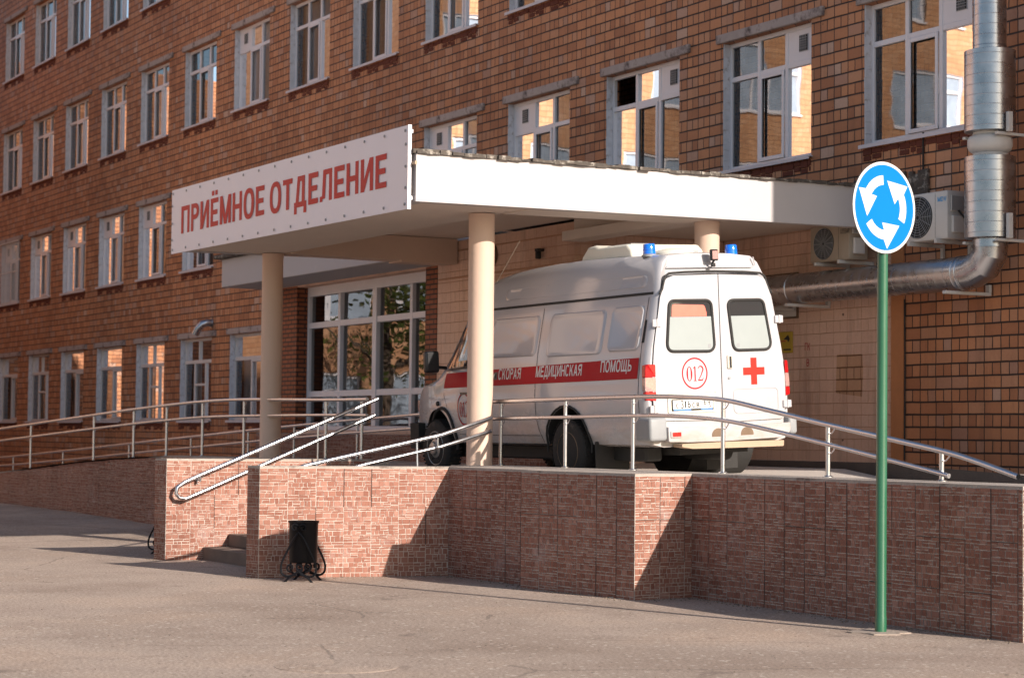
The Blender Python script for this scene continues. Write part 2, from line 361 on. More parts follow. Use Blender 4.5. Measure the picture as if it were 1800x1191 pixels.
def strokes(c, W, sx, sy):
    """block letter as overlapping stroke polygons in a box W x 1 (stems sx wide, bars sy thick)"""
    P = []
    def rc(x0, x1, y0, y1): P.append([(x0, y0), (x1, y0), (x1, y1), (x0, y1)])
    def dg(x0, y0, x1, y1, k=1.): w = sx*k; P.append([(x0, y0), (x0+w, y0), (x1+w, y1), (x1, y1)])
    def arc(cx, cy, rx, ry, a0, a1, n=18, ex=2.4):
        def pt(a, x, y):
            ca, sa = cos(R(a)), sin(R(a)); return (cx+x*math.copysign(abs(ca)**(2/ex), ca), cy+y*math.copysign(abs(sa)**(2/ex), sa))
        for i in range(n):
            b0, b1 = a0+(a1-a0)*i/n, a0+(a1-a0)*(i+1)/n; P.append([pt(b0, rx, ry), pt(b1, rx, ry), pt(b1, rx-sx, ry-sy), pt(b0, rx-sx, ry-sy)])
        return len(P)
    L = lambda: rc(0, sx, 0, 1); Rr = lambda: rc(W-sx, W, 0, 1); T = lambda: rc(0, W, 1-sy, 1); B = lambda: rc(0, W, 0, sy); h = W/2
    def bowl(y0, y1, flip=False):
        ry = (y1-y0)/2; xb = W*.45
        if not flip: rc(sx*.5, xb, y1-sy, y1); rc(sx*.5, xb, y0, y0+sy); arc(xb, y0+ry, W-xb, ry, -90, 90)
        else: rc(W-xb, W-sx*.5, y1-sy, y1); rc(W-xb, W-sx*.5, y0, y0+sy); arc(W-xb, y0+ry, W-xb, ry, 90, 270)
    if c == 'П': L(); Rr(); T()
    elif c == 'Г': L(); T()
    elif c == 'L': L(); B()
    elif c == 'Р': L(); bowl(.42, 1)
    elif c == 'Ь': L(); bowl(0, .58)
    elif c == 'В': L(); bowl(.47, 1); bowl(0, .53)
    elif c == 'D': L(); bowl(0, 1)
    elif c == 'R': L(); bowl(.42, 1); dg(W-sx*1.1, 0, W*.45, .45)
    elif c == 'Я': Rr(); bowl(.42, 1, True); dg(0, 0, W*.45, .45)
    elif c == 'И': L(); Rr(); dg(sx*.1, 0, W-sx*1.1, 1)
    elif c in 'МM': L(); Rr(); dg(h-sx*.5, 0, sx*.05, 1); dg(h-sx*.5, 0, W-sx*1.05, 1)
    elif c == 'V': dg(h-sx*.5, 0, 0, 1); dg(h-sx*.5, 0, W-sx, 1)
    elif c == 'Н': L(); Rr(); rc(0, W, .5-sy/2, .5+sy/2)
    elif c in 'ЕЁE':
        L(); T(); B(); rc(0, W*.9, .5-sy/2, .5+sy/2)
        if c == 'Ё': rc(h-sx*1.15, h-sx*.15, 1.10, 1.10+sy); rc(h+sx*.25, h+sx*1.25, 1.10, 1.10+sy)
    elif c == 'Т': T(); rc(h-sx/2, h+sx/2, 0, 1)
    elif c == 'Ц': rc(0, sx, 0, 1); rc(W*.86-sx, W*.86, 0, 1); B(); rc(W-sx*.9, W, -.2, sy)
    elif c == 'Щ':
        k = W*.89
        for x in (0, k/2-sx/2, k-sx): rc(x, x+sx, 0, 1)
        B(); rc(W-sx*.8, W, -.2, sy)
    elif c == 'Д': B(); rc(0, sx*.95, -.21, sy); rc(W-sx*.95, W, -.21, sy); rc(W*.86-sx, W*.86, 0, 1); rc(W*.28, W*.86, 1-sy, 1); dg(W*.10, 0, W*.27, 1)
    elif c == 'Л': Rr(); rc(W*.26, W, 1-sy, 1); dg(W*.17, sy*.5, W*.26, 1); rc(0, W*.22, 0, sy)
    elif c == 'О': arc(h, .5, h, .53, 0, 360, 32)
    elif c == 'С': arc(h, .5, h, .53, 42, 318, 26)
    elif c == 'К': L(); dg(sx*.7, .40, W-sx*1.15, 1, 1.05); dg(W-sx*1.15, 0, W*.36, .62, 1.1)
    elif c in 'АA': dg(0, 0, h-sx*.5, 1); dg(W-sx, 0, h-sx*.5, 1); rc(W*.2, W*.8, .22, .22+sy)
    elif c == 'S': arc(h, .735, h, .265+sy/2, 30, 270, 16); arc(h, .265, h, .265+sy/2, -150, 90, 16)
    elif c == '1': rc(W-sx, W, 0, 1); dg(0, .68, W-sx*1., 1)
    elif c == '3': arc(h, .735, h*.95, .265+sy/2, -90, 150, 16); arc(h, .265, h, .265+sy/2, -150, 90, 16)
    elif c == '8': arc(h, .735, h*.93, .265+sy/2, 0, 360, 22); arc(h, .265, h, .265+sy/2, 0, 360, 22)
    elif c == '6': arc(h, .31, h, .31, 0, 360, 24); arc(h*1.05, .5, h*1.05, .5, 75, 182, 12)
    elif c == '9': arc(h, .69, h, .31, 0, 360, 24); arc(W-h*1.05, .5, h*1.05, .5, -105, 2, 12)
    return P
def write(bm, s, x0, x1, base, cap, fmap, mi=0, weight=.25):
    """block lettering fitted between x0 and x1 on a baseline with a capital height; fmap(x, y, d) -> 3-D.
    every stroke is a print layer a few hundredths of a millimetre above the one before"""
    ws = [LW.get(c, 1.) for c in s]; gap = .17; u = (x1-x0)/(sum(ws)+gap*(len(s)-1)); x = x0
    for c, w_ in zip(s, ws):
        W = u*w_/cap; sx = min(weight*u/cap, W*.9); sy = max(weight*.66, min(.16, weight*.75))
        sy = min(sy, .17)
        for k, poly in enumerate(strokes(c, W, sx, sy)):
            a = sum(p[0]*q[1]-q[0]*p[1] for p, q in zip(poly, poly[1:]+poly[:1]))
            if a < 0: poly = poly[::-1]
            vs = [bm.verts.new(fmap(x+px*cap, base+py*cap, (k % 40)*.00003)) for px, py in poly]
            try: bm.faces.new(vs).material_index = mi
            except ValueError: pass
        x += u*(w_+gap)

# ------------------------------------------------------------------ ground
def ground_z(x, y):
    # yard drains gently; a little higher towards the far left of the ramp
    z = .10*max(0., min(1., (-6-x)/9))*max(0., min(1., (y+9)/4))
    return z
bm = bmesh.new()
xs = [-600, -200, -80, -40]+[-30+i*1.5 for i in range(32)]+[20, 24, 30, 60, 200, 600]
ys = [-600, -200, -80, -40, -24]+[-20+i*1. for i in range(22)]+[8, 20, 60, 200, 600]
gv = [[bm.verts.new((x, y, ground_z(x, y))) for y in ys] for x in xs]
for i in range(len(xs)-1):
    for j in range(len(ys)-1): bm.faces.new((gv[i][j], gv[i+1][j], gv[i+1][j+1], gv[i][j+1]))
struct(link('asphalt_yard', bm, M['asphalt']))

# ------------------------------------------------------------------ platform the van stands on
def plat_z(x, y):
    t = max(0., min(1., (y+5.)/4.)); z = .975+.19*t
    z -= max(0., x-1.4)*.12
    wt = interp(x, [(-30, .25), (-24, .45), (-19.7, .69), (-16, .90), (-14.3, .99), (-12.7, 1.06), (-10, 1.14)])
    return min(z, wt-.02+.10*t)
bm = bmesh.new()
xs = [-30, -24, -20, -16, -13, -11, -8, -5, -2.7, -1, 1.4, 2.5, 3.6, 5, 7, 9, 11]; ys = [-4.85, -4, -3, -2, -1.2, -.02]
gv = [[bm.verts.new((x, y, max(.02, plat_z(x, y)))) for y in ys] for x in xs]
for i in range(len(xs)-1):
    for j in range(len(ys)-1): bm.faces.new((gv[i][j], gv[i+1][j], gv[i+1][j+1], gv[i][j+1]))
struct(link('ramp_pavement', bm, plain('pale bounce concrete paving', (.50, .45, .41), .85, var=.15, scale=3, bump=.3)))  # paving made paler to bounce sunlight onto the wall under the canopy
bm = bmesh.new()
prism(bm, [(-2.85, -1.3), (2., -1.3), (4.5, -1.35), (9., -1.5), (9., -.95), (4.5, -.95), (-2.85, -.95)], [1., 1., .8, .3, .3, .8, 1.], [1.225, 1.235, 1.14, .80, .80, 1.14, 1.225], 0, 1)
tag(link('kerb', bm, [plain('shade dark kerb face', (.055, .045, .042), .9, var=.4, bump=.6), M['coping']], None, 0), 'low concrete kerb along the foot of the wall behind the ambulance', 'kerb')  # shade of the kerb front is put into its near-black colour, top left pale

# ------------------------------------------------------------------ stone clad walls
def stone_pattern(seed, W=.30, H=.40):
    rnd = random.Random(seed); out = []; y = 0.
    while y < H-.012:
        h = rnd.choice((.022, .030, .046, .054, .060)); h = min(h, H-y)
        if H-y-h < .018: h = H-y
        x = 0.
        while x < W-.012:
            w = rnd.choice((.030, .042, .054, .060, .080)) if h > .04 else rnd.choice((.05, .075, .10, .12))
            if W-x-w < .022: w = W-x
            if h > .04 and w > .045 and rnd.random() < .28:    # a stacked pair
                k = rnd.uniform(.35, .65); out += [(x, y, w, h*k), (x, y+h*k, w, h*(1-k))]
            else: out.append((x, y, w, h))
            x += w
        y += h
    return out
PATS = [stone_pattern(s) for s in range(3, 9)]
def clad(bm, a, b, z0, z1, off=.004):
    """stones on the vertical face a->b (outside to the right of a->b); z1 number or function of distance"""
    a, b = Vector(a), Vector(b); L = (b-a).length; t = (b-a)/L; nrm = Vector((t.y, -t.x))
    zt = z1 if callable(z1) else (lambda s: z1)
    top = max(zt(0), zt(L)); rnd = random.Random(int(L*1000)); g = .0030
    def P(s, z, d): q = a+t*s+nrm*d; return (q.x, q.y, z)
    x = 0.; ci = 0
    while x < L-.01:
        w = min(.30, L-x)
        zz = top; ri = 0
        while zz > z0:
            pat = PATS[(ci*7+ri*3+rnd.randrange(2)) % len(PATS)]
            for sx, sy, sw, sh in pat:
                u0, u1 = sx+g, sx+sw-g; v0, v1 = zz-.40+sy+g, zz-.40+sy+sh-g
                if sx < .001: u0 += .002
                if u0 > w-.01: continue
                u1 = min(u1, w-g)
                lim = min(zt(x+u0), zt(x+u1))-.004
                if v1 > lim: v1 = lim
                if v1-v0 < .006 or v1 < z0: continue
                j = lambda k=.0030: rnd.uniform(-k, k)
                vs = [bm.verts.new(P(x+u0+j(), v0+j(), off)), bm.verts.new(P(x+u1+j(), v0+j(), off)), bm.verts.new(P(x+u1+j(), v1+j(), off)), bm.verts.new(P(x+u0+j(), v1+j(), off))]
                bm.faces.new(vs)
            zz -= .40; ri += 1
        x += .30; ci += 1
def joints(bm, a, b, z0, z1, seed=1, prob=.55):
    a, b = Vector(a), Vector(b); L = (b-a).length; t = (b-a)/L; nrm = Vector((t.y, -t.x)); rnd = random.Random(seed)
    zt = z1 if callable(z1) else (lambda s: z1)
    def P(s, z, d): q = a+t*s+nrm*d; return (q.x, q.y, z)
    s = .30
    while s < L-.05:
        for k in range(3):
            zz1 = zt(s)-.4*k-.004; zz0 = max(z0, zz1-.4)
            if rnd.random() < prob and zz1 > z0:
                w = rnd.uniform(.002, .005)
                bm.faces.new([bm.verts.new(P(s-w, zz0, .006)), bm.verts.new(P(s+w, zz0, .006)), bm.verts.new(P(s+w, zz1, .006)), bm.verts.new(P(s-w, zz1, .006))])
            if rnd.random() < prob*.7 and zz0 > z0:
                w = rnd.uniform(.002, .004)
                bm.faces.new([bm.verts.new(P(s-.29, zz0-w, .006)), bm.verts.new(P(s, zz0-w, .006)), bm.verts.new(P(s, zz0+w, .006)), bm.verts.new(P(s-.29, zz0+w, .006))])
        s += .30
def stone_wall(poly, faces, top, label, tops=None, z0=-.15, seed=1, prob=.5, tint=None):
    t = thing('stone_clad_wall', label, 'wall', (poly[0][0], poly[0][1], 0))
    zt = tops or [top]*len(poly)
    bm = bmesh.new(); prism(bm, poly, z0, [z-.022 for z in zt]); link('wall', bm, M['mortar'], t, 0)
    bm = bmesh.new(); prism(bm, poly, [z-.022 for z in zt], zt); link('coping', bm, M['coping'], t, 0)
    bm = bmesh.new(); bj = bmesh.new()
    for i, j in faces:
        a, b = poly[i], poly[j]; L = hypot(b[0]-a[0], b[1]-a[1])
        fn = (lambda s, i=i, j=j, L=L: zt[i]+(zt[j]-zt[i])*s/L-.022)
        clad(bm, a, b, -.05, fn); joints(bj, a, b, -.05, fn, seed, prob)
    link('stone_cladding', bm, M['stone'], t, 0, False); link('panel_joint', bj, M['joint'], t, 0, False)
    return t
stone_wall([(.21, -8.24), (.42, -8.19), (.797, -6.17), (.797, -4.88), (-.45, -4.88), (-.45, -5.5), (.50, -5.5), (.50, -6.1)], [(0, 1), (1, 2), (6, 7)], 1.16, 'stone clad side wall of the steps with the black litter bin in front', prob=.12)
stone_wall([(.80, -6.17), (2.60, -6.12), (2.60, -6.30), (4.35, -6.09), (4.27, -5.40), (8.82, -5.53), (8.84, -4.88), (.80, -4.88)], [(0, 1), (2, 3), (3, 4), (4, 5), (5, 6)], 1.16, 'long stepped stone clad retaining wall below the ambulance and behind the sign pole', seed=4, prob=.62)
stone_wall([(-2.96, -8.13), (-2.71, -8.08), (-2.70, -5.42), (-2.95, -5.42)], [(0, 1), (1, 2)], 1.19, 'sunlit stone clad side wall of the steps carrying the looped handrail', prob=.10)
RT = [(-24, .45), (-19.7, .69), (-16, .90), (-14.3, .99), (-12.7, 1.06), (-10, 1.14), (-2.97, 1.17)]
t = thing('stone_clad_wall', 'shaded sloping stone clad wall of the wheelchair ramp at far left', 'wall', (-12, -5.4, 0))
bm = bmesh.new(); bc = bmesh.new(); bs = bmesh.new(); bj = bmesh.new()
pf = [(x, -5.4) for x, z in RT]; n_ = len(RT)
prism(bm, pf+[(x, -5.05) for x, z in RT[::-1]], -.2, [z-.02 for x, z in RT]+[z-.02 for x, z in RT[::-1]])
prism(bc, pf+[(x, -5.05) for x, z in RT[::-1]], [z-.02 for x, z in RT]+[z-.02 for x, z in RT[::-1]], [z for x, z in RT]+[z for x, z in RT[::-1]])
clad(bs, (-24, -5.4), (-2.97, -5.4), -.1, lambda s: interp(-24+s, RT)-.02); joints(bj, (-24, -5.4), (-2.97, -5.4), 0, lambda s: interp(-24+s, RT)-.02, 3, .35)
link('wall', bm, M['mortar'], t, 0); link('coping', bc, M['coping'], t, 0); link('stone_cladding', bs, M['stone'], t, 0, False); link('panel_joint', bj, M['joint'], t, 0, False)

# steps
bm = bmesh.new()
for i in range(7): bx(bm, -2.695, .19+.04*min(i, 6)+(.0 if i < 6 else 0), -7.62+.32*i, -5.06, .15*i-(.1 if i == 0 else 0), .15*(i+1)-.002*(i == 6), bev=.008)
tag(link('steps', bm, plain('worn brown concrete', (.17, .125, .10), .9, var=.3, scale=5, bump=.5)), 'concrete steps between the two stone clad side walls', 'steps')

# ------------------------------------------------------------------ hospital building
SP = 3.069; STY = 3.35
SILL = {1: 1.77, 2: 5.18, 3: 8.48, 4: 11.78}; HT = {1: 1.85, 2: 1.78, 3: 1.78, 4: 1.78}
X0, X1, ZT = -56., 7.9, 15.4
hb = thing('hospital_building', 'long four storey hospital block faced in terracotta tiles', 'building', (-20, 0, 0))
def openings():
    o = []
    for r in (1, 2, 3, 4):
        for n in range(-1 if r > 2 else 0, 18):
            if r == 1 and n < 7: continue
            o.append((r, n, -n*SP+.118, SILL[r]))
    return o
OPEN = openings()
def holed_wall(bm, x0, x1, z0, z1, holes, f, breaks=(), mat=lambda x, z: 0):
    xs = sorted(set([x0, x1]+[h[0] for h in holes]+[h[1] for h in holes]+[b for b, k in breaks if k == 'x']))
    zs = sorted(set([z0, z1]+[h[2] for h in holes]+[h[3] for h in holes]+[b for b, k in breaks if k == 'z']))
    vd = {}
    def V(x, z):
        if (x, z) not in vd: vd[(x, z)] = bm.verts.new(f(x, z))
        return vd[(x, z)]
    for xa, xb in zip(xs, xs[1:]):
        for za, zb in zip(zs, zs[1:]):
            cx, cz = (xa+xb)/2, (za+zb)/2
            if any(h[0] < cx < h[1] and h[2] < cz < h[3] for h in holes): continue
            bm.faces.new((V(xa, za), V(xb, za), V(xb, zb), V(xa, zb))).material_index = mat(cx, cz)
bm = bmesh.new()
holes = [(x, x+2., z, z+HT[r]) for r, n, x, z in OPEN]
PX = .664; PZ = 4.64
holed_wall(bm, X0, X1, -.2, ZT, holes, lambda x, z: (x, 0., z), [(PX, 'x'), (-2.9, 'x'), (PZ, 'z')], lambda x, z: 1 if (-2.9 < x < PX and z < PZ) else 0)
for h in holes:   # brick thickness of every opening
    for q in (((h[0], 0, h[2]), (h[0], .25, h[2]), (h[0], .25, h[3]), (h[0], 0, h[3])), ((h[1], 0, h[3]), (h[1], .25, h[3]), (h[1], .25, h[2]), (h[1], 0, h[2])),
              ((h[0], 0, h[3]), (h[0], .25, h[3]), (h[1], .25, h[3]), (h[1], 0, h[3])), ((h[1], 0, h[2]), (h[1], .25, h[2]), (h[0], .25, h[2]), (h[0], 0, h[2]))):
        bm.faces.new([bm.verts.new(p) for p in q])
for q in (((X1, 0, -.2), (X1, 14, -.2), (X1, 14, ZT), (X1, 0, ZT)), ((X1, 14, -.2), (X0, 14, -.2), (X0, 14, ZT), (X1, 14, ZT)), ((X0, 14, -.2), (X0, 0, -.2), (X0, 0, ZT), (X0, 14, ZT))):
    bm.faces.new([bm.verts.new(p) for p in q])
link('wall', bm, [M['tile'], M['peach']], hb, 0, False)
bm = bmesh.new(); bx(bm, X0-14, X0-.01, -42, 8, -.2, ZT); link('added_end_wing', bm, M['tile'], hb, 0)  # unseen wing added so the left windows mirror something dark
bm = bmesh.new(); bx(bm, X0-.25, X1+.25, -.25, 14.25, ZT, ZT+.3); link('roof', bm, M['concrete'], hb, 0)
# darker orange strip left unpainted and the patch of raw tiles on the peach paint
bm = bmesh.new(); bx(bm, PX+.003, .90, -.012, 0.02, 1.0, 4.0); link('corner_strip', bm, plain('ochre paint', (.46, .19, .075), .8, var=.2), hb, 0)
bm = bmesh.new(); poly_plate(bm, [(-.42, 2.08), (.10, 2.03), (.12, 2.35), (.10, 2.56), (-.40, 2.57)], lambda a, b, d: (a, -.001-d, b), .003); link('bare_tile_patch', bm, tile_mat('bare ochre tiles', [(0., (.60, .36, .22)), (1., (.66, .41, .26))], (.16, .07, .03)), hb, 0)

WF = {}   # shared window meshes (origin: lower left corner of the opening on the facade plane)
def wmesh(key, bm, mats, smooth=0):
    bmesh.ops.recalc_face_normals(bm, faces=bm.faces[:])
    me = bpy.data.meshes.new(key); bm.to_mesh(me); bm.free()
    for m in (mats if isinstance(mats, list) else [mats]): me.materials.append(m)
    WF[key] = me; return me
def glass_mesh(key, H, rects, mat):
    bm = bmesh.new(); rnd = random.Random(len(key)*7+3)
    for a, b, c, d in rects:
        t1, t2 = rnd.uniform(-.004, .004), rnd.uniform(-.004, .004)
        bm.faces.new([bm.verts.new(p) for p in ((a, .150+t1, c), (b, .150-t1, c), (b, .150-t1+t2, d), (a, .150+t1+t2, d))])
    wmesh(key, bm, mat)
XM = (.0, .055, .655, .725, 1.275, 1.345, 1.945, 2.0)
def frame_mesh(key, H, kind):
    bm = bmesh.new(); tz = H*.715
    def b(x0, x1, z0, z1, y0=.115, y1=.175): bx(bm, x0, x1, y0, y1, z0, z1, bev=.006)
    b(0, .055, 0, H); b(1.945, 2., 0, H); b(.055, 1.945, 0, .06); b(.055, 1.945, H-.06, H)
    if kind == 'old':
        b(.055, 1.945, tz-.04, tz+.04); b(.96, 1.03, .06, tz-.04)
        for x0, x1 in ((1.03, 1.945),):
            b(x0, x0+.045, .06, tz-.04, .10, .118); b(x1-.045, x1, .06, tz-.04, .10, .118); b(x0+.045, x1-.045, .06, .105, .10, .118); b(x0+.045, x1-.045, tz-.085, tz-.04, .10, .118)
    elif kind == 'old3':
        b(.055, 1.945, tz-.04, tz+.04); b(.62, .69, .06, tz-.04); b(1.30, 1.37, .06, tz-.04); b(.69, 1.30, .78, .83); b(.9, .96, tz+.04, H-.06)
    else:
        b(.655, .725, .06, H-.06); b(1.275, 1.345, .06, H-.06)
        for x0, x1 in ((.055, .655), (.725, 1.275), (1.345, 1.945)): b(x0, x1, tz-.035, tz+.035)
        x0, x1 = .725, 1.275
        b(x0, x0+.05, .06, tz-.035, .095, .117); b(x1-.05, x1, .06, tz-.035, .095, .117); b(x0+.05, x1-.05, .06, .115, .095, .117); b(x0+.05, x1-.05, tz-.09, tz-.035, .095, .117)
    wmesh(key, bm, M['pvc'] if kind == 'new' else M['pvcold'])
for H, sfx in ((1.78, ''), (1.85, '_g')):
    tz = H*.715
    lo = [(.055, .655, .06, tz), (.725, 1.275, .06, tz), (1.345, 1.945, .06, tz)]; up = [(a, b, tz, H-.06) for a, b, c, d in lo]
    if not sfx:
        glass_mesh('pane_plain', H, lo+up, M['glass']); glass_mesh('pane_left', H, lo+up[1:], M['glass']); glass_mesh('pane_right', H, lo+up[:2], M['glass']); glass_mesh('pane_open', H, lo+up[1:2], M['glass'])
        frame_mesh('frame_new', H, 'new')
    else:
        glass_mesh('pane_old', H, [(.055, .96, .06, tz), (1.03, 1.945, .06, tz), (.055, 1.945, tz, H-.06)], M['glass'])
        frame_mesh('frame_old', H, 'old'); frame_mesh('frame_old3', H, 'old3')
    rnd = random.Random(5)
    for s in (0, 1):     # limewashed reveals, ragged front edge
        bm = bmesh.new(); z = 0.
        while z < H-.01:
            h = min(rnd.uniform(.13, .155), H-z); d = rnd.uniform(0., .012); x0, x1 = ((.0008, .014+rnd.uniform(0, .006)) if s == 0 else (1.986-rnd.uniform(0, .006), 1.9992))
            bx(bm, x0, x1, .004+d, .115, z+.003, z+h-.004, bev=.003); z += h
        bx(bm, *((.0006, .010) if s == 0 else (1.990, 1.9994)), .012, .112, .002, H-.002)
        wmesh('reveal%d' % s+sfx, bm, M['plaster'])
    bm = bmesh.new(); bx(bm, -.115, 2.275, -.045, .11, H+.002, H+.128, bev=.008)
    wmesh('lintel'+sfx, bm, M['lintel'])
    for nm, mt in (('clothpale', 'clothpale'), ('clothgrey', 'clothgrey'), ('clothwarm', 'clothwarm')):
        bm = bmesh.new(); k = 60; zt_, zb_ = H, {'clothpale': 0., 'clothgrey': 0., 'clothwarm': .9}[nm]
        vs = [(bm.verts.new((2.0*i/k, .34+.022*sin(i*1.9)+.01*sin(i*.7), zb_)), bm.verts.new((2.0*i/k, .34+.018*sin(i*1.9+.3), zt_))) for i in range(k+1)]
        for (a, b), (c, d) in zip(vs, vs[1:]): bm.faces.new((a, c, d, b))
        wmesh('curtain_'+nm+sfx, bm, M[mt], 30)
bm = bmesh.new(); bx(bm, -.03, 2.03, -.06, .114, -.022, -.002, bev=.003); bx(bm, -.03, 2.03, -.063, -.057, -.05, -.006); wmesh('sill', bm, M['silltin'])
bm = bmesh.new(); rnd = random.Random(11)
x = 0.
while x < 1.98:
    wd = min(rnd.uniform(.10, .26), 2.-x); z1 = -.055; z0 = -.055-rnd.uniform(.06, .10)
    bx(bm, x+.004, x+wd-.004, -.006-rnd.uniform(0, .014), .02, z0, z1, bev=.006)
    if rnd.random() < .8: bx(bm, x+.006, x+wd*.9, -.005-rnd.uniform(0, .010), .02, z0-.07, z0-.008, bev=.006)
    x += wd
wmesh('course', bm, plain('broken red bricks', (.13, .035, .02), .95, var=.5, scale=12, bump=.6))
def vent_mesh(key, x0, x1, H):
    bm = bmesh.new(); tz = H*.715
    bx(bm, x0, x1, .122, .150, tz+.035, H-.06, mi=0); cx = (x0+x1)/2+.04; cz = (tz+H)/2+.01
    bx(bm, cx-.10, cx+.10, .112, .1235, cz-.115, cz+.115, mi=1, bev=.004); bx(bm, cx-.085, cx+.085, .106, .1125, cz-.10, cz+.10, mi=2)
    for i in range(1, 6): bx(bm, cx-.085, cx+.085, .103, .107, cz-.10+.2*i/6-.004, cz-.10+.2*i/6+.004, mi=1)
    for i in range(1, 5): bx(bm, cx-.085+.17*i/5-.004, cx-.085+.17*i/5+.004, .1025, .1065, cz-.10, cz+.10, mi=1)
    wmesh(key, bm, [M['pvc'], M['vangrey'], M['dark']])
vent_mesh('vent_left', .055, .655, 1.78); vent_mesh('vent_right', 1.345, 1.945, 1.78)
bm = bmesh.new()
for i in range(15): tube(bm, [(.05+i*.135, -.03, -.02), (.05+i*.135, -.03, 1.80)], .009, 6)
for z in (.02, .9, 1.78): bx(bm, 0, 2., -.05, -.039, z-.012, z+.012)
wmesh('bars', bm, M['pvcold'])
def mob(name, me, parent, loc=None):
    o = bpy.data.objects.new(name, me); COL.objects.link(o); o.parent = parent
    if loc is not None: o.location = Vector(loc)-ORG[parent.name]
    return o
rnd = random.Random(21)
for r, n, x, z in OPEN:
    g = '_g' if r == 1 else ''
    if r == 1: pane, frame, vent = 'pane_old', ('frame_old3' if n in (8, 9, 12) else 'frame_old'), None
    else:
        frame = 'frame_new'; vent = None; pane = 'pane_plain'
        if r == 2 and n in (0, 1): vent, pane = 'vent_right', 'pane_right'
        elif r == 2 and n == 2: vent, pane = 'vent_right', 'pane_open'
        elif (r == 2 and n >= 3) or (r == 3 and n in (7,)): vent, pane = 'vent_left', 'pane_left'
    wo = mob('window', WF[pane], hb, (x, 0, z))
    mob('frame', WF[frame], wo); mob('lintel', WF['lintel'+g], wo); mob('reveal', WF['reveal0'+g], wo); mob('reveal', WF['reveal1'+g], wo); mob('sill', WF['sill'], wo)
    mob('brick_course', WF['course'], wo)
    if vent: mob('vent_panel', WF[vent], wo)
    if r == 2 and n == 13: mob('window_bars', WF['bars'], wo)
    k = rnd.random()
    cv = 'clothpale' if (r == 1 and k < .8) else ('clothpale' if k < (.66 if n >= 7 else .36) else 'clothgrey' if k < .84 else None)
    if n <= 2 and r == 2: cv = None
    if cv: mob('curtain', WF['curtain_'+cv+g], wo)

# entrance lobby built out from the facade
VY = -2.4; VX0, VX1 = -13., -2.91; GX0, GX1 = -12.12, -7.24; GZ0, GZ1 = 1.56, 4.0
bm = bmesh.new()
holed_wall(bm, VX0, VX1, .3, 4.34, [(GX0, GX1, GZ0, GZ1)], lambda x, z: (x, VY, z), [(GX1+.375, 'x'), (GZ0, 'z')], lambda x, z: 0)
for q in (((VX1, VY, .3), (VX1, -.004, .3), (VX1, -.004, 4.34), (VX1, VY, 4.34)), ((VX0, -.004, .3), (VX0, VY, .3), (VX0, VY, 4.34), (VX0, -.004, 4.34)), ((VX0, VY, 4.34), (VX1, VY, 4.34), (VX1, -.004, 4.34), (VX0, -.004, 4.34))):
    bm.faces.new([bm.verts.new(p) for p in q])
for q in (((GX0, VY, GZ1), (GX0, VY+.3, GZ1), (GX1, VY+.3, GZ1), (GX1, VY, GZ1)), ((GX0, VY+.3, GZ0), (GX0, VY, GZ0), (GX1, VY, GZ0), (GX1, VY+.3, GZ0))):
    bm.faces.new([bm.verts.new(p) for p in q])
link('lobby_wall', bm, M['peach'], hb, 0, False)
for x0, x1 in ((VX0-.004, GX0), (GX1, GX1+.375)):
    bm = bmesh.new(); bx(bm, x0, x1, VY-.012, VY+.26, 1.0, 4.02, bev=.003); link('brick_pier', bm, M['redbrick'], hb, 0)
GY = VY+.22
gl = None
bm = bmesh.new(); mx = [GX0+.06, -10.80, -9.42, -8.12, GX1]; mz = [GZ0+.06, 2.17, 3.34, GZ1-.10]
for xa, xb in zip(mx, mx[1:]):
    for za, zb in zip(mz, mz[1:]):
        e = random.Random(int(xa*100+za*77)); t1, t2 = e.uniform(-.006, .006), e.uniform(-.006, .006)
        bm.faces.new([bm.verts.new(p) for p in ((xa, GY+.03+t1, za), (xb, GY+.03-t1, za), (xb, GY+.03-t1+t2, zb), (xa, GY+.03+t1+t2, zb))])
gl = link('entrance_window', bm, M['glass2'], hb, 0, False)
bm = bmesh.new()
bx(bm, GX0, GX0+.07, GY-.03, GY+.05, GZ0, GZ1, bev=.005)
bx(bm, GX0+.07, GX1, GY-.028, GY+.05, GZ0, GZ0+.07, bev=.005); bx(bm, GX0+.07, GX1, GY-.028, GY+.05, GZ1-.16, GZ1, bev=.005)
for i, xm in enumerate(mx[1:4]):
    w2 = .075 if i == 1 else .045; bx(bm, xm-w2, xm+w2, GY-.045 if i == 1 else GY-.035, GY+.05, GZ0+.07, GZ1-.16, bev=.006)
for zm in (2.17, 3.34):
    for xa, xb in ((GX0+.07, mx[1]-.045), (mx[1]+.045, mx[2]-.075), (mx[2]+.075, mx[3]-.045), (mx[3]+.045, GX1)): bx(bm, xa, xb, GY-.032, GY+.05, zm-.05, zm+.05, bev=.006)
link('frame', bm, M['pvc'], gl, 0)
bm = bmesh.new(); bx(bm, GX0, GX1, GY+.5, GY+.52, 1., 4.); link('lobby_dark_backing', bm, M['dark'], hb, 0)  # near-black sheet behind the glass stands for the unlit lobby
# plinth of stone panels below the lobby glass
bm = bmesh.new(); bx(bm, -13.5, -3.2, VY-.16, VY-.004, .6, 1.50, mi=0); clad(bm, (-13.5, VY-.16), (-3.2, VY-.16), .8, 1.495)
for f in bm.faces[6:]: f.material_index = 1
link('lobby_plinth', bm, [M['mortar'], M['stone']], hb, 0, False)
# white flat roof over the lobby
t = thing('porch_roof', 'white flat porch roof over the glazed lobby behind the banner', 'porch roof', (-10, -3.3, 4))
bm = bmesh.new(); bx(bm, -13.38, -6.76, -3.3, -.01, 4.03, 4.52, bev=.01); link('fascia', bm, M['white_canopy'], t)
bm = bmesh.new(); bx(bm, -13.50, -6.76, -3.42, -.01, 4.522, 4.585, bev=.012); link('roofing_felt', bm, M['felt'], t)

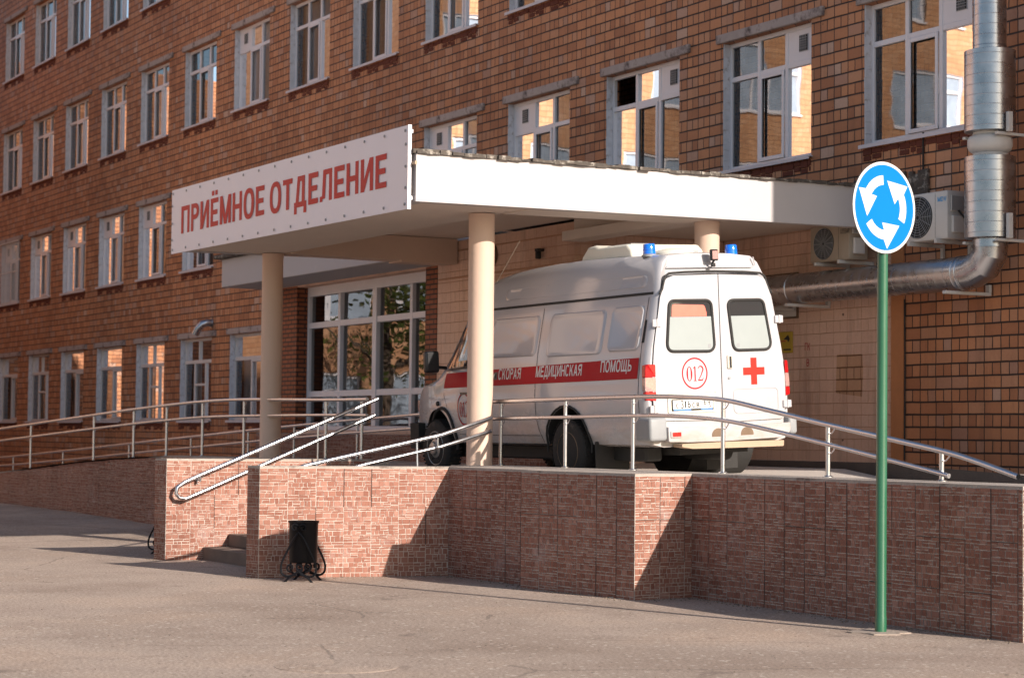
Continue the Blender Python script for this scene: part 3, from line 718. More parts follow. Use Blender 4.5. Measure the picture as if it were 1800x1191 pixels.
# ------------------------------------------------------------------ the canopy
CX0, CX1, CY0 = -6.72, .68, -6.55
t = thing('entrance_canopy', 'large white flat canopy on round peach columns above the ambulance bay', 'canopy', (-2.9, -5.25, 1.1))
bm = bmesh.new()
def hexa(x0, x1, y0, y1, zb0, zb1, zt0, zt1, mi=0):
    v = [bm.verts.new(p) for p in ((x0, y0, zb0), (x1, y0, zb0), (x1, y1, zb1), (x0, y1, zb1), (x0, y0, zt0), (x1, y0, zt0), (x1, y1, zt1), (x0, y1, zt1))]
    for q in ((3, 2, 1, 0), (4, 5, 6, 7), (0, 1, 5, 4), (1, 2, 6, 5), (2, 3, 7, 6), (3, 0, 4, 7)): bm.faces.new([v[i] for i in q]).material_index = mi
ZB = lambda y: 4.0+(y-CY0)*.0125
ZTp = lambda y: 4.52+(y-CY0)*.0075
hexa(CX1-.14, CX1, CY0, -.02, ZB(CY0), ZB(-.02), ZTp(CY0), ZTp(-.02))
hexa(CX0, CX1-.143, CY0, CY0+.14, ZB(CY0), ZB(CY0+.14), ZTp(CY0), ZTp(CY0+.14))
hexa(CX0, CX0+.14, CY0+.143, VY-.9-.02, ZB(CY0), ZB(-3.32), ZTp(CY0), ZTp(-3.32))
link('fascia', bm, M['white_canopy'], t, 0)
bm = bmesh.new()
hexa(CX0+.143, CX1-.143, CY0+.143, -2.42, 4.36, 4.37, 4.50, 4.53); hexa(-2.90, CX1-.143, -2.417, -.02, 4.20, 4.21, 4.53, 4.54)
link('roof_slab', bm, M['soffit'], t, 0)
bm = bmesh.new(); hexa(CX0+.143, CX1-.143, CY0+.143, -5.06, 4.012, 4.03, 4.357, 4.357); link('front_beam', bm, M['soffit'], t, 0)
bm = bmesh.new(); hexa(CX0+.143, -6.20, -5.057, -3.33, 4.012, 4.01, 4.357, 4.36); hexa(-6.62, -6.20, -3.33, -2.42, 3.99, 4.0, 4.357, 4.365); link('side_beam', bm, M['beam'], t, 0)
bm = bmesh.new(); hexa(-.06, CX1-.143, -5.057, -2.60, 4.02, 4.055, 4.357, 4.365); link('side_beam', bm, M['soffit'], t, 0)
bm = bmesh.new(); hexa(-2.905, CX1-.143, -2.597, -2.25, 4.07, 4.075, 4.195, 4.195); link('rear_beam', bm, M['soffit'], t, 0)
# ragged felt edging on the roof
bm = bmesh.new(); rnd = random.Random(3)
def felt_edge(p0, p1, nrm, segs):
    p0, p1, nrm = Vector(p0), Vector(p1), Vector(nrm)
    for i in range(segs):
        a = p0+(p1-p0)*(i/segs); b = p0+(p1-p0)*((i+1.02)/segs); w1, w2 = rnd.uniform(.015, .06), rnd.uniform(.015, .06); h = rnd.uniform(.022, .055); dn = rnd.uniform(.0, .014)
        ia, ib = a-nrm*.4, b-nrm*.4
        q = [bm.verts.new(v) for v in (ia+Vector((0, 0, 0)), ib, b+nrm*w2-Vector((0, 0, dn)), a+nrm*w1-Vector((0, 0, dn)), ia+Vector((0, 0, h)), ib+Vector((0, 0, h)), b+nrm*w2+Vector((0, 0, h-.012)), a+nrm*w1+Vector((0, 0, h-.012)))]
        for k in ((3, 2, 1, 0), (4, 5, 6, 7), (0, 1, 5, 4), (1, 2, 6, 5), (2, 3, 7, 6), (3, 0, 4, 7)): bm.faces.new([q[j] for j in k])
felt_edge((CX1, CY0, ZTp(CY0)+.004), (CX1, -.05, ZTp(-.05)+.004), (1, 0, 0), 46); felt_edge((CX0, CY0, ZTp(CY0)+.006), (CX1, CY0, ZTp(CY0)+.006), (0, -1, 0), 40)
bx(bm, CX0+.4, CX1-.36, CY0+.4, -.03, 4.545, 4.585)
# felt turned up against the facade, torn along the top
x = CX0+.5
while x < 1.25:
    w2 = rnd.uniform(.06, .22); bx(bm, x, x+w2+.01, -.035-rnd.uniform(0, .012), -.003, 4.45 if x > CX1 else 4.58, 4.66+rnd.uniform(0, .12), bev=.006); x += w2
link('roofing_felt', bm, M['felt'], t, 30)
bm = bmesh.new(); bx(bm, .50, .72, -6.585, -6.56, 4.395, 4.43); bx(bm, .35, .60, -6.60, -6.555, 4.1, 4.13); link('timber_batten', bm, M['wood'], t, 0)
def col(x, y, z0, z1):
    b = bmesh.new(); r = .148
    lathe(b, [(r+.004, z0), (r, z0+.05), (r, z1-.06), (r+.004, z1-.05), (r+.004, z1)], Matrix.Translation((x, y, 0)), 40); link('column', b, M['column'], t)
col(-.21, -5.26, 1.15, 4.018); col(-6.46, -5.22, 1.15, 4.018); col(.20, -2.43, 1.0, 4.068)

# ------------------------------------------------------------------ banner
t = thing('banner', 'long white vinyl banner with red Cyrillic lettering on the canopy front', 'banner', (-3, -6.62, 3.9))
bm = bmesh.new(); BY = -6.62
zb = lambda x: 3.962+(x+6.74)/7.37*(3.918-3.962); zt_ = lambda x: 4.846+(x+6.74)/7.37*(4.824-4.846)
k = 60; g = []
for i in range(k+1):
    x = -6.735+7.365*i/k; rip = .0032*sin(i*.83)+.0016*sin(i*2.1)
    col_ = []
    for j in range(7):
        s = j/6; e = 1-abs(2*s-1)**3; col_.append(bm.verts.new((x, BY-.005+rip*e*.8, zb(x)+(zt_(x)-zb(x))*s)))
    g.append(col_)
for A, B in zip(g, g[1:]):
    for j in range(6): bm.faces.new((A[j], B[j], B[j+1], A[j+1]))
r = bmesh.ops.extrude_face_region(bm, geom=bm.faces[:]); bmesh.ops.translate(bm, vec=(0, .018, 0), verts=[v for v in r['geom'] if isinstance(v, bmesh.types.BMVert)])
bn = link('vinyl_sheet', bm, M['banner'], t, 40)
fm = lambda x, y, d: (x, BY-.0098-d, y); bm = bmesh.new()
bm.free()
for wd, xa, xb, zb_ in (('ПРИЁМНОЕ', -6.342, -3.378, 4.213), ('ОТДЕЛЕНИЕ', -3.20, .112, 4.205)):
    bm = bmesh.new(); write(bm, wd, xa, xb, zb_, .372, fm, 0, .27); link('lettering', bm, M['bannerred'], t, 0, False)
gm = bmesh.new(); lathe(gm, [(.017, 0), (.017, .004), (.006, .006)], Matrix.Rotation(pi/2, 4, 'X'), 10); gme = wmesh('grommet', gm, M['vangrey'])
for x, z in [(-6.67+7.24*i/14, zz) for i in range(15) for zz in (zb(-6.67+7.24*i/14)+.055, zt_(-6.67+7.24*i/14)-.055)]+[(x, z) for z in (4.15, 4.38, 4.62) for x in (-6.69, .585)]: mob('grommet', gme, t, (x, BY-.012, z))
for bb in ((.632, .645, BY-.012, BY+.03, 3.915, 4.826), (-6.75, .63, BY+.014, BY+.055, 4.74, 4.78), (-6.7, .63, BY+.014, BY+.055, 4.02, 4.06)):
    bm = bmesh.new(); bx(bm, *bb); link('edge_batten', bm, M['pvc'], t, 0)

# ------------------------------------------------------------------ ambulance
O_ = (0.740, -3.726, 1.033)
amb = thing('ambulance', 'white high roof ambulance van with red stripe, rear doors to camera', 'ambulance', O_, (R(-3), 0, R(181.815)), local=True)
PROF = [(0, .40), (.78, .40), (.91, .43), (.952, .58), (.965, .95), (.95, 1.12), (.90, 1.43), (.765, 2.0), (.755, 2.035), (.74, 2.10), (.705, 2.25), (.655, 2.37), (.57, 2.44), (.30, 2.465), (0, 2.470)]
HTOP = [(-1.6, 2.44), (-1.3, 2.465), (.0, 2.50), (.7, 2.495), (1.3, 2.47), (1.8, 2.425), (2.15, 2.345), (2.4, 2.225), (2.55, 2.09), (2.62, 1.96), (2.66, 1.92), (3.36, 1.29), (3.42, 1.26), (3.75, 1.15), (3.98, 1.02), (4.07, .88), (4.10, .74)]
def sec(u):
    T = interp(u, [(-1.575, .955), (-1.555, .975), (-1.52, .99), (-1.44, 1), (2.4, 1), (2.9, .975), (3.4, .93), (3.8, .85), (4.0, .77), (4.1, .70)])
    ht = interp(u, HTOP); hb_ = min(1.12, ht-.05 if ht < 1.17 else 1.12); c = interp(u, [(2.2, 0), (2.7, .10), (3.3, .24), (4.1, .42)])
    out = []
    for l, h in PROF:
        hh = .40+(h-.40)*(hb_-.40)/.72 if h <= 1.12 else hb_+(h-1.12)*(ht-hb_)/(2.47-1.12)
        ll = l*T; uu = u-c*(ll/.95)**2
        if u < -1.4 and h > 2.05: uu += (h-2.05)*.22*(-1.4-u)/.175
        out.append((uu, ll, hh))
    return out
def surf(u, h, e=.004):
    """point on the left flank at station u and height h, pushed out by e"""
    s = sec(u)
    for (u0, l0, h0), (u1, l1, h1) in zip(s[1:], s[2:]):
        if h0 <= h <= h1 and h1 > h0:
            k = (h-h0)/(h1-h0); nl, nh = (h1-h0), -(l1-l0); q = hypot(nl, nh)
            return Vector((u0+(u1-u0)*k, l0+(l1-l0)*k+e*nl/q, h+e*nh/q))
    return Vector((s[-1][0], s[-1][1]+e, h))
US = [-1.575, -1.565, -1.545, -1.51, -1.44, -1.3, -.9, -.4, .1, .6, 1.1, 1.6, 1.9, 2.1, 2.25, 2.4, 2.5, 2.57, 2.63, 2.67, 2.8, 2.95, 3.1, 3.25, 3.36, 3.42, 3.55, 3.7, 3.82, 3.92, 4.0, 4.05, 4.08, 4.10]
bm = bmesh.new(); rings = []
for u in US:
    s = sec(u); ring = [bm.verts.new((a, l, h)) for a, l, h in s]+[bm.verts.new((a, -l, h)) for a, l, h in s[-2:0:-1]]; rings.append(ring)
nR = len(rings[0])
for A, B in zip(rings, rings[1:]):
    for k in range(nR): bm.faces.new((A[k], A[(k+1) % nR], B[(k+1) % nR], B[k]))
bm.faces.new(rings[0]); bm.faces.new(rings[-1][::-1])
body = link('body', bm, [M['van'], M['rubber']], amb, 28)
def cutter(u, l0, l1, r):
    b = bmesh.new(); lathe(b, [(r, l0), (r, l1)], Matrix.Translation((u, 0, .40)) @ Matrix.Rotation(-pi/2, 4, 'X'), 40)
    bmesh.ops.recalc_face_normals(b, faces=b.faces[:])
    me = bpy.data.meshes.new('cut'); b.to_mesh(me); b.free(); me.materials.append(M['rubber']); o = bpy.data.objects.new('cut', me); COL.objects.link(o); o.matrix_world = amb.matrix_basis.copy(); return o
bpy.context.view_layer.update()
cuts = [cutter(u, l0, l1, r) for u, r in ((-.03, .44), (2.99, .43)) for l0, l1 in ((.45, 1.3), (-1.3, -.45))]
bpy.context.view_layer.update()
for c in cuts:
    c.matrix_world = amb.matrix_world
    md = body.modifiers.new('arch', 'BOOLEAN'); md.operation = 'DIFFERENCE'; md.object = c; md.solver = 'EXACT'; md.material_mode = 'TRANSFER'
bpy.context.view_layer.update()
me = bpy.data.meshes.new_from_object(body.evaluated_get(bpy.context.evaluated_depsgraph_get())); body.modifiers.clear(); body.data = me
me.polygons.foreach_set('use_smooth', [True]*len(me.polygons)); me.set_sharp_from_angle(angle=R(28))
for c in cuts: bpy.data.objects.remove(c)

def flank_patch(bm, quad, e=.005, nu=10, nv=4, mi=0, mirror=False):
    """bilinear patch of (u, h) corners laid on the flank"""
    (a, b, c, d) = quad; g = []
    for i in range(nu+1):
        row = []
        for j in range(nv+1):
            s, t_ = i/nu, j/nv
            uu = (a[0]*(1-s)+b[0]*s)*(1-t_)+(d[0]*(1-s)+c[0]*s)*t_; hh = (a[1]*(1-s)+b[1]*s)*(1-t_)+(d[1]*(1-s)+c[1]*s)*t_
            p = surf(uu, hh, e)
            if mirror: p.y *= -1
            row.append(bm.verts.new(p))
        g.append(row)
    for A, B in zip(g, g[1:]):
        for j in range(nv): bm.faces.new((A[j], B[j], B[j+1], A[j+1])).material_index = mi
def flank_poly(bm, pts, e, mi=0, rim=.012):
    """raised pressing: outline + slightly inset proud face"""
    c = Vector((sum(p[0] for p in pts)/len(pts), sum(p[1] for p in pts)/len(pts)))
    A = [bm.verts.new(surf(a, b, .0005)) for a, b in pts]
    B = [bm.verts.new(surf(c.x+(a-c.x)*(1-rim/abs(.3)), c.y+(b-c.y)*(1-rim/.2), e)) for a, b in pts]
    C = [bm.verts.new(surf(c.x+(a-c.x)*(1-3*rim/.3), c.y+(b-c.y)*(1-3*rim/.2), e*.25)) for a, b in pts]
    n = len(pts)
    for P, Q in ((A, B), (B, C)):
        for i in range(n): bm.faces.new((P[i], P[(i+1) % n], Q[(i+1) % n], Q[i])).material_index = mi
    bm.faces.new(C).material_index = mi
def strip(bm, pts, w, e=.003, mi=0):
    """thin line on the flank through (u, h) points"""
    for (a, b) in zip(pts, pts[1:]):
        d = Vector((b[0]-a[0], b[1]-a[1])); L = d.length; nrm = Vector((-d.y, d.x))/L*w/2; m = max(1, int(L/.12)); prev = None
        for i in range(m+1):
            q = Vector(a)+d*i/m; cur = (bm.verts.new(surf(q.x+nrm.x, q.y+nrm.y, e)), bm.verts.new(surf(q.x-nrm.x, q.y-nrm.y, e)))
            if prev: bm.faces.new((prev[0], cur[0], cur[1], prev[1])).material_index = mi
            prev = cur
# stamped side panels
for u0, u1, h0, h1 in ((.66, 1.72, 1.42, 1.88), (-.69, .44, 1.40, 1.885), (-1.40, -.80, 1.42, 1.90)):
    bm = bmesh.new(); flank_poly(bm, rrect(u0, u1, h0, h1, .07, 5), .016); link('side_pressing', bm, M['van'], body, 50, True)
bm = bmesh.new(); flank_poly(bm, rrect(-1.36, 1.55, 2.09, 2.22, .05, 5), .008, rim=.006); link('roof_pressing', bm, M['van'], body, 50)
bm = bmesh.new(); flank_patch(bm, ((-1.50, 2.005), (2.35, 1.985), (2.35, 2.012), (-1.50, 2.033)), .006, 26, 1); link('roof_gutter', bm, M['rubber'], body, 0, False)
bm = bmesh.new(); flank_patch(bm, ((-1.50, 2.015), (2.35, 1.99), (2.35, 2.02), (-1.50, 2.04)), .006, 26, 1, mirror=True); link('roof_gutter', bm, M['rubber'], body, 0, False)
bm = bmesh.new()
bm.free()
for ln, wd in (([(.62, 1.96), (.60, .72), (.50, .44)], .008), ([(1.80, 1.96), (1.82, .46)], .008), ([(2.93, 1.2), (2.90, 1.0), (2.80, .85)], .008), ([(-1.44, 1.98), (-1.455, .60)], .007), ([(.55, .52), (1.82, .52), (2.45, .53)], .006)):
    bm = bmesh.new(); strip(bm, ln, wd); link('panel_gap', bm, M['dark'], body, 0, False)
bm = bmesh.new(); strip(bm, [(-1.42, 1.075), (2.75, 1.035)], .012, .004); link('waist_crease', bm, M['van'], body, 0, False)
bm = bmesh.new(); flank_patch(bm, ((-1.43, 1.125), (2.90, 1.085), (2.90, 1.262), (-1.43, 1.345)), .006, 40, 3); stripe = link('stripe', bm, M['vanred'], amb, 0, False)
bm = bmesh.new(); flank_patch(bm, ((-1.43, 1.125), (2.90, 1.085), (2.90, 1.262), (-1.43, 1.345)), .006, 40, 3, mirror=True); link('stripe', bm, M['vanred'], amb, 0, False)
bm = bmesh.new(); fl = lambda x, y, d: surf(-x, y, .0085+d)
bm.free()
for wd, xa, xb, zb_ in (('СКОРАЯ', -1.43, -.93, 1.168), ('МЕДИЦИНСКАЯ', -.60, .35, 1.180), ('ПОМОЩЬ', .72, 1.31, 1.206)):
    bm = bmesh.new(); write(bm, wd, xa, xb, zb_, .124, fl, 0, .23); link('lettering', bm, M['signwhite'], stripe, 0, False)
bm = bmesh.new(); bx(bm, -1.50, -1.44, .86, .875, 1.6, 1.61)
bm.free()
bm = bmesh.new(); flank_patch(bm, ((-1.475, 1.50), (-1.435, 1.50), (-1.435, 1.74), (-1.47, 1.74)), .004, 1, 2); link('air_vent', bm, M['rubber'], body, 0, False)
# dark arch lips and sills
for u, r in ((2.99, .43), (-.03, .44)):
    for s in (1, -1):
        bm = bmesh.new(); pts = []
        for k in range(17):
            a = R(-8+196*k/16); h = .40+(r+.014)*sin(a); p = surf(u+(r+.014)*cos(a), max(.45, h), .010); pts.append(Vector((p.x, p.y*s, h)))
        tube(bm, pts, .020 if u > 1 else .012, 8); link('wheel_arch', bm, M['rubber'], body)
def wheel(u, l, s, front):
    b = bmesh.new(); mt = Matrix.Translation((u, l, .352)) @ Matrix.Rotation(-s*pi/2, 4, 'X')
    w2 = .095
    lathe(b, [(.215, -w2), (.30, -w2-.004), (.338, -w2*.8), (.352, -w2*.5), (.352, w2*.5), (.338, w2*.8), (.30, w2+.004), (.215, w2)], mt, 40)
    o = link('wheel', b, M['tyre'], amb)
    b = bmesh.new()
    if front: lathe(b, [(.216, w2-.004), (.205, w2+.004), (.18, w2-.012), (.12, w2-.002), (.085, w2+.018), (.075, w2+.042), (.05, w2+.05), (.0, w2+.05)], mt, 30)
    else: lathe(b, [(.216, w2-.004), (.205, w2+.006), (.195, w2-.03), (.18, w2-.11), (.10, w2-.125), (.085, w2-.04), (.06, w2-.02), (0, w2-.02)], mt, 30)
    for k in range(6):
        a = k*pi/3; lathe(b, [(.017, w2-.015 if front else w2-.13), (.017, w2+.006 if front else w2-.10), (.008, w2+.01 if front else w2-.095)], mt @ Matrix.Translation((.145*cos(a), .145*sin(a), 0)), 8, mi=1)
    link('rim', b, [M['alloy'] if front else M['rust'], M['dark']], o)
    b = bmesh.new()
    for k in range(44):
        a = 2*pi*k/44; q = mt @ Matrix.Rotation(a, 4, 'Z') @ Matrix.Translation((.352, 0, 0)); vs = bx(b, -.004, .005, -.013, .013, -.085, .085)
        for v in vs: v.co = q @ v.co
    link('tread', b, M['tyre'], o, 0)
for s in (1, -1):
    wheel(2.99, .86*s, s, True); wheel(-.03, .86*s, s, False); wheel(-.03, .63*s, s, False)
# underside
bm = bmesh.new(); bx(bm, -1.45, 3.9, -.45, .45, .30, .41); bx(bm, -1.2, 3.2, .50, .72, .24, .405, bev=.02); lathe(bm, [(.06, -.7), (.06, .7)], Matrix.Translation((-.03, 0, .33)) @ Matrix.Rotation(pi/2, 4, 'X'), 12); lathe(bm, [(.13, -.10), (.13, .10)], Matrix.Translation((-.03, 0, .33)) @ Matrix.Rotation(pi/2, 4, 'X'), 16)
lathe(bm, [(.09, 0), (.09, .7)], Matrix.Translation((-1.2, -.35, .30)) @ Matrix.Rotation(pi/2, 4, 'Y'), 14)
link('chassis', bm, M['rubber'], amb)
for s in (1, -1):
    bm = bmesh.new(); bx(bm, -.60, -.585, s*.74-.22, s*.74+.22, .08, .46, bev=.004); link('mud_flap', bm, M['rubber'], amb)
# rear doors, drawn in (l, h) on the tail
RU = -1.578
def rf(e=0.): return lambda a, b, d: (RU-e-d, a, b)
CL = -.03
def door(s):
    if s > 0: pts = [(CL+.005, .655), (.80, .675), (.868, .80), (.872, 1.1), (.835, 1.45), (.735, 1.97), (.655, 2.165), (.56, 2.197), (CL+.005, 2.21)]
    else: pts = [(CL-.005, 2.21), (-.57, 2.197), (-.655, 2.165), (-.74, 1.97), (-.845, 1.45), (-.885, 1.1), (-.885, .80), (-.84, .64), (CL-.005, .63)]
    rr = [0, .05, .03, 0, 0, 0, .06, .03, 0] if s > 0 else [0, .03, .06, 0, 0, 0, .03, .05, 0]
    pts = round_poly(pts, rr); b = bmesh.new(); poly_plate(b, pts, rf(), .014); d = link('rear_door', b, M['van'], amb, 20)
    b = bmesh.new(); tube(b, [(RU-.001, a, h) for a, h in pts], .0055, 6, closed=True); link('shut_line', b, M['dark'], d)
    bv = d.modifiers.new('edge', 'BEVEL'); bv.width = .004; bv.segments = 2; bv.limit_method = 'ANGLE'
    # window
    if s > 0: w = [(.677, 1.40), (.625, 1.933), (.081, 1.933), (.052, 1.39)]
    else: w = [(-.198, 1.393), (-.138, 1.931), (-.617, 1.933), (-.716, 1.394)]
    wp = round_poly(w, [.09, .075, .075, .09], 6)
    b = bmesh.new(); poly_plate(b, wp, rf(.0145), .004, mi=0); cz = 1.762
    low = []
    for (a0, h0), (a1, h1) in zip(wp, wp[1:]+wp[:1]):
        if h0 <= cz: low.append((a0, h0))
        if (h0-cz)*(h1-cz) < 0: k = (cz-h0)/(h1-h0); low.append((a0+(a1-a0)*k, cz))
    poly_plate(b, low, rf(.0186), .001, mi=1)
    o = link('door_window', b, [M['glassdark'], M['vanfilm']], d, 0)
    b = bmesh.new(); tube(b, [(RU-.018, a, h) for a, h in wp], .017, 8, closed=True); link('window_seal', b, M['rubber'], o)
    if s > 0:
        b = bmesh.new(); poly_plate(b, round_poly([(.60, 1.765), (.59, 1.895), (.17, 1.885), (.145, 1.80), (.145, 1.765)], [0, .03, .04, 0, 0]), rf(.0187), .001); link('red_cover', b, M['redblind'], o, 0)
    b = bmesh.new(); ex = .12 if s > 0 else -.26; bx(b, RU-.0205, RU-.0196, ex-.02, ex+.02, 1.425, 1.47); link('window_sticker', b, M['vangrey'], o, 0)
    # hinges
    for lh, hh in (((.80, 1.70), (.868, .80)) if s > 0 else ((-.82, 1.72), (-.895, .80))):
        b = bmesh.new(); bx(b, RU-.036, RU-.012, lh-.055, lh+.055, hh-.04, hh+.04, bev=.006); tube(b, [(RU-.036, lh, hh-.045), (RU-.036, lh, hh+.045)], .010, 8); link('hinge', b, M['van'], d)
    if s < 0:
        b = bmesh.new(); bx(b, RU-.034, RU-.013, -.175, -.105, 1.20, 1.345, bev=.008); bx(b, RU-.040, RU-.033, -.155, -.118, 1.205, 1.335, mi=1, bev=.004); link('door_handle', b, [M['cream'], M['black']], d)
        b = bmesh.new(); lathe(b, [(.016, 0), (.016, .008), (.008, .012), (0, .012)], Matrix.Translation((RU-.014, -.125, 1.10)) @ Matrix.Rotation(-pi/2, 4, 'Y'), 14); link('door_lock', b, M['vangrey'], d)
        b = bmesh.new(); rp = rrect(-.78, -.18, .72, .98, .05, 5); tube(b, [(RU-.0145, a, h) for a, h in rp], .007, 6, closed=True); link('door_pressing', b, M['van'], d)
        b = bmesh.new(); c_ = (-.462, 1.165); a_, q_ = .145, .041
        poly_plate(b, [(c_[0]+x, c_[1]+y) for x, y in ((-q_, -a_), (q_, -a_), (q_, -q_), (a_, -q_), (a_, q_), (q_, q_), (q_, a_), (-q_, a_), (-q_, q_), (-a_, q_), (-a_, -q_), (-q_, -q_))][::-1], rf(.0142), .0012); link('red_cross', b, M['signred'], d, 0)
    else:
        roundel(rf(.0146), .325, 1.162, .168, -1, d)
        b = bmesh.new(); bx(b, RU-.020, RU-.014, .06, .69, .75, .96, bev=.012); link('plate_recess', b, M['cream'], d)
        b = bmesh.new(); bx(b, RU-.030, RU-.0205, .100, .645, .772, .895, bev=.005, mi=0); bx(b, RU-.0325, RU-.0305, .112, .633, .792, .886, mi=1); bx(b, RU-.0322, RU-.0306, .118, .27, .776, .789, mi=2); bx(b, RU-.0322, RU-.0306, .40, .625, .776, .789, mi=2)
        pl = link('number_plate', b, [M['rubber'], M['plate'], M['plateblue']], d, 0)
        b = bmesh.new(); pf_ = lambda x, y, d: (RU-.0335-d, -x, y)
        X_ = lambda v: -.633+v*.521
        for s_, x0, x1, bs, cp_ in (('С', .075, .150, .803, .052), ('3', .185, .26, .803, .072), ('1', .285, .328, .803, .072), ('6', .36, .44, .803, .072), ('С', .475, .55, .803, .052), ('В', .58, .655, .803, .052), ('6', .765, .835, .825, .052), ('9', .86, .93, .825, .052)):
            write(b, s_, X_(x0), X_(x1), bs, cp_, pf_, 0, .27 if s_ != '1' else .42)
        for xx in (.035, .965): lathe(b, [(.005, 0), (.005, .002)], Matrix.Translation((RU-.0325, .633-xx*.521, .838)) @ Matrix.Rotation(-pi/2, 4, 'Y'), 8)
        bx(b, RU-.0337, RU-.0326, .633-.745*.521, .633-.742*.521, .795, .884); bx(b, RU-.0337, RU-.0326, .633-.955*.521, .633-.90*.521, .800, .812, mi=1)
        link('plate_lettering', b, [M['text'], M['vanred']], pl, 0)
    return d
def roundel(f, cx, cy, r, sx, parent):
    """red ring with the figures 012 in a thin book face; sx mirrors the reading direction"""
    b = bmesh.new(); n = 40
    def ring(px, py, ro, ri, qx=1., th=None):
        A = []; B = []
        for k in range(n):
            a = 2*pi*k/n; w_ = ri if th is None else None
            A.append(b.verts.new(f(cx+sx*(px+ro*qx*cos(a)), cy+py+ro*sin(a), .001)))
            if th is None: B.append(b.verts.new(f(cx+sx*(px+ri*qx*cos(a)), cy+py+ri*sin(a), .001)))
            else: B.append(b.verts.new(f(cx+sx*(px+(ro*qx-th*(.25+.75*abs(cos(a))))*cos(a)), cy+py+(ro-th*.45)*sin(a), .001)))
        for k in range(n): b.faces.new((A[k], A[(k+1) % n], B[(k+1) % n], B[k]))
    def stroke(pts, ws):
        prev = None
        for i, p in enumerate(pts):
            a = Vector(pts[max(0, i-1)]); c = Vector(pts[min(len(pts)-1, i+1)]); d = (c-a).normalized(); nn = Vector((-d.y, d.x))*ws[i]/2; q = Vector(p)
            cur = [b.verts.new(f(cx+sx*(v.x), cy+v.y, .001)) for v in (q+nn, q-nn)]
            if prev: b.faces.new((prev[0], cur[0], cur[1], prev[1]))
            prev = cur
    k = r/.168
    ring(0, 0, r, r*.905)
    ring(-.070*k, -.004*k, .078*k, 0, .48, .020*k)
    stroke([(.004*k, -.078*k), (.004*k, .072*k)], [.015*k]*2); stroke([(-.018*k, -.079*k), (.026*k, -.079*k)], [.006*k]*2); stroke([(-.018*k, .050*k), (.004*k, .072*k)], [.006*k, .012*k])
    arc = [(.076*k+.032*k*cos(R(a)), .040*k+.034*k*sin(R(a))) for a in range(170, -31, -20)]+[(.098*k, .015*k), (.080*k, -.025*k), (.050*k, -.066*k), (.044*k, -.076*k)]
    stroke(arc, [.007*k, .008*k, .009*k, .010*k, .012*k, .014*k, .016*k, .016*k, .016*k, .015*k, .014*k, .013*k, .010*k, .008*k, .008*k][:len(arc)])
    stroke([(.042*k, -.074*k), (.098*k, -.074*k), (.112*k, -.050*k)], [.014*k, .014*k, .005*k])
    return link('number_roundel', b, M['vanred'], parent, 0, False)
d1 = door(1); d2 = door(-1)
bm = bmesh.new(); seal = [(.738, 2.005), (.70, 2.06), (.655, 2.19), (.60, 2.222), (.4, 2.235), (0, 2.243), (-.4, 2.235), (-.61, 2.222), (-.665, 2.19), (-.71, 2.06), (-.75, 2.005)]
sp_ = round_poly(seal, [0, .05, .05, 0, 0, 0, 0, 0, .05, .05, 0], 4); tube(bm, [(RU-.006+max(0, h-2.05)*.05, l, h) for l, h in sp_], .013, 8); link('door_seal', bm, M['rubber'], amb)
bm = bmesh.new(); tube(bm, [(RU-.002+.045, a, h) for a, h in [(.60, 2.29), (-.52, 2.29), (-.575, 2.31), (-.55, 2.40)]], .007, 6); link('roof_pressing', bm, M['van'], body)
# tail lamps: red, clear, red
for s in (1, -1):
    b = bmesh.new(); pts = [(.835, .885), (.945, .895), (.955, 1.05), (.945, 1.26), (.925, 1.272), (.832, 1.268)]
    if s < 0: pts = [(-.885, .885), (-.965, .90), (-.965, 1.05), (-.945, 1.27), (-.885, 1.272)][::-1]
    else: pts = pts
    hs = [.885, .985, 1.135, 1.275]
    def clip(pts, lo, hi):
        for sign, lim in ((1, lo), (-1, hi)):
            out = []
            for (a0, h0), (a1, h1) in zip(pts, pts[1:]+pts[:1]):
                if sign*(h0-lim) >= 0: out.append((a0, h0))
                if (h0-lim)*(h1-lim) < 0: k = (lim-h0)/(h1-h0); out.append((a0+(a1-a0)*k, lim))
            pts = out
        return pts
    for i in range(3): poly_plate(b, clip(pts, hs[i]+(.001 if i else 0), hs[i+1]), lambda a, h, d: (RU+.05-d-(.012 if abs(a) < .93 else -.02), a, h), .062, mi=0 if i != 1 else 1)
    o = link('tail_lamp', b, [M['lampred'], M['lampclear']], amb, 0)
    bv = o.modifiers.new('edge', 'BEVEL'); bv.width = .008; bv.segments = 2; bv.limit_method = 'ANGLE'; bv.angle_limit = R(60)
# rear bumper
b = bmesh.new(); pts = []
outl = round_poly([(.757, .455), (.757, .612), (.3, .60), (-.3, .585), (-.865, .60), (-.865, .50), (-.72, .44), (.0, .432), (.5, .44)], [.02, .01, 0, 0, .02, .05, .08, 0, .05])
poly_plate(b, outl, lambda a, h, d: (RU+.02-d, a, h), .13); bp = link('rear_bumper', b, M['van'], amb, 30)
bv = bp.modifiers.new('edge', 'BEVEL'); bv.width = .014; bv.segments = 3; bv.limit_method = 'ANGLE'; bv.angle_limit = R(50)
for c_ in (.115, -.268):
    b = bmesh.new(); half = [(c_+.085*cos(R(a)), .50+.075*sin(R(a))) for a in range(-10, 191, 20)]; poly_plate(b, half, lambda a, h, d: (RU-.1115-d, a, h), .002); link('bumper_hole', b, M['rust'], bp, 0)
b = bmesh.new(); bx(b, RU-.122, RU-.1105, .59, .735, .495, .568, bev=.006); bx(b, RU-.127, RU-.1215, .605, .72, .507, .556, mi=1, bev=.003); link('reflector', b, [M['van'], M['lampred']], bp)
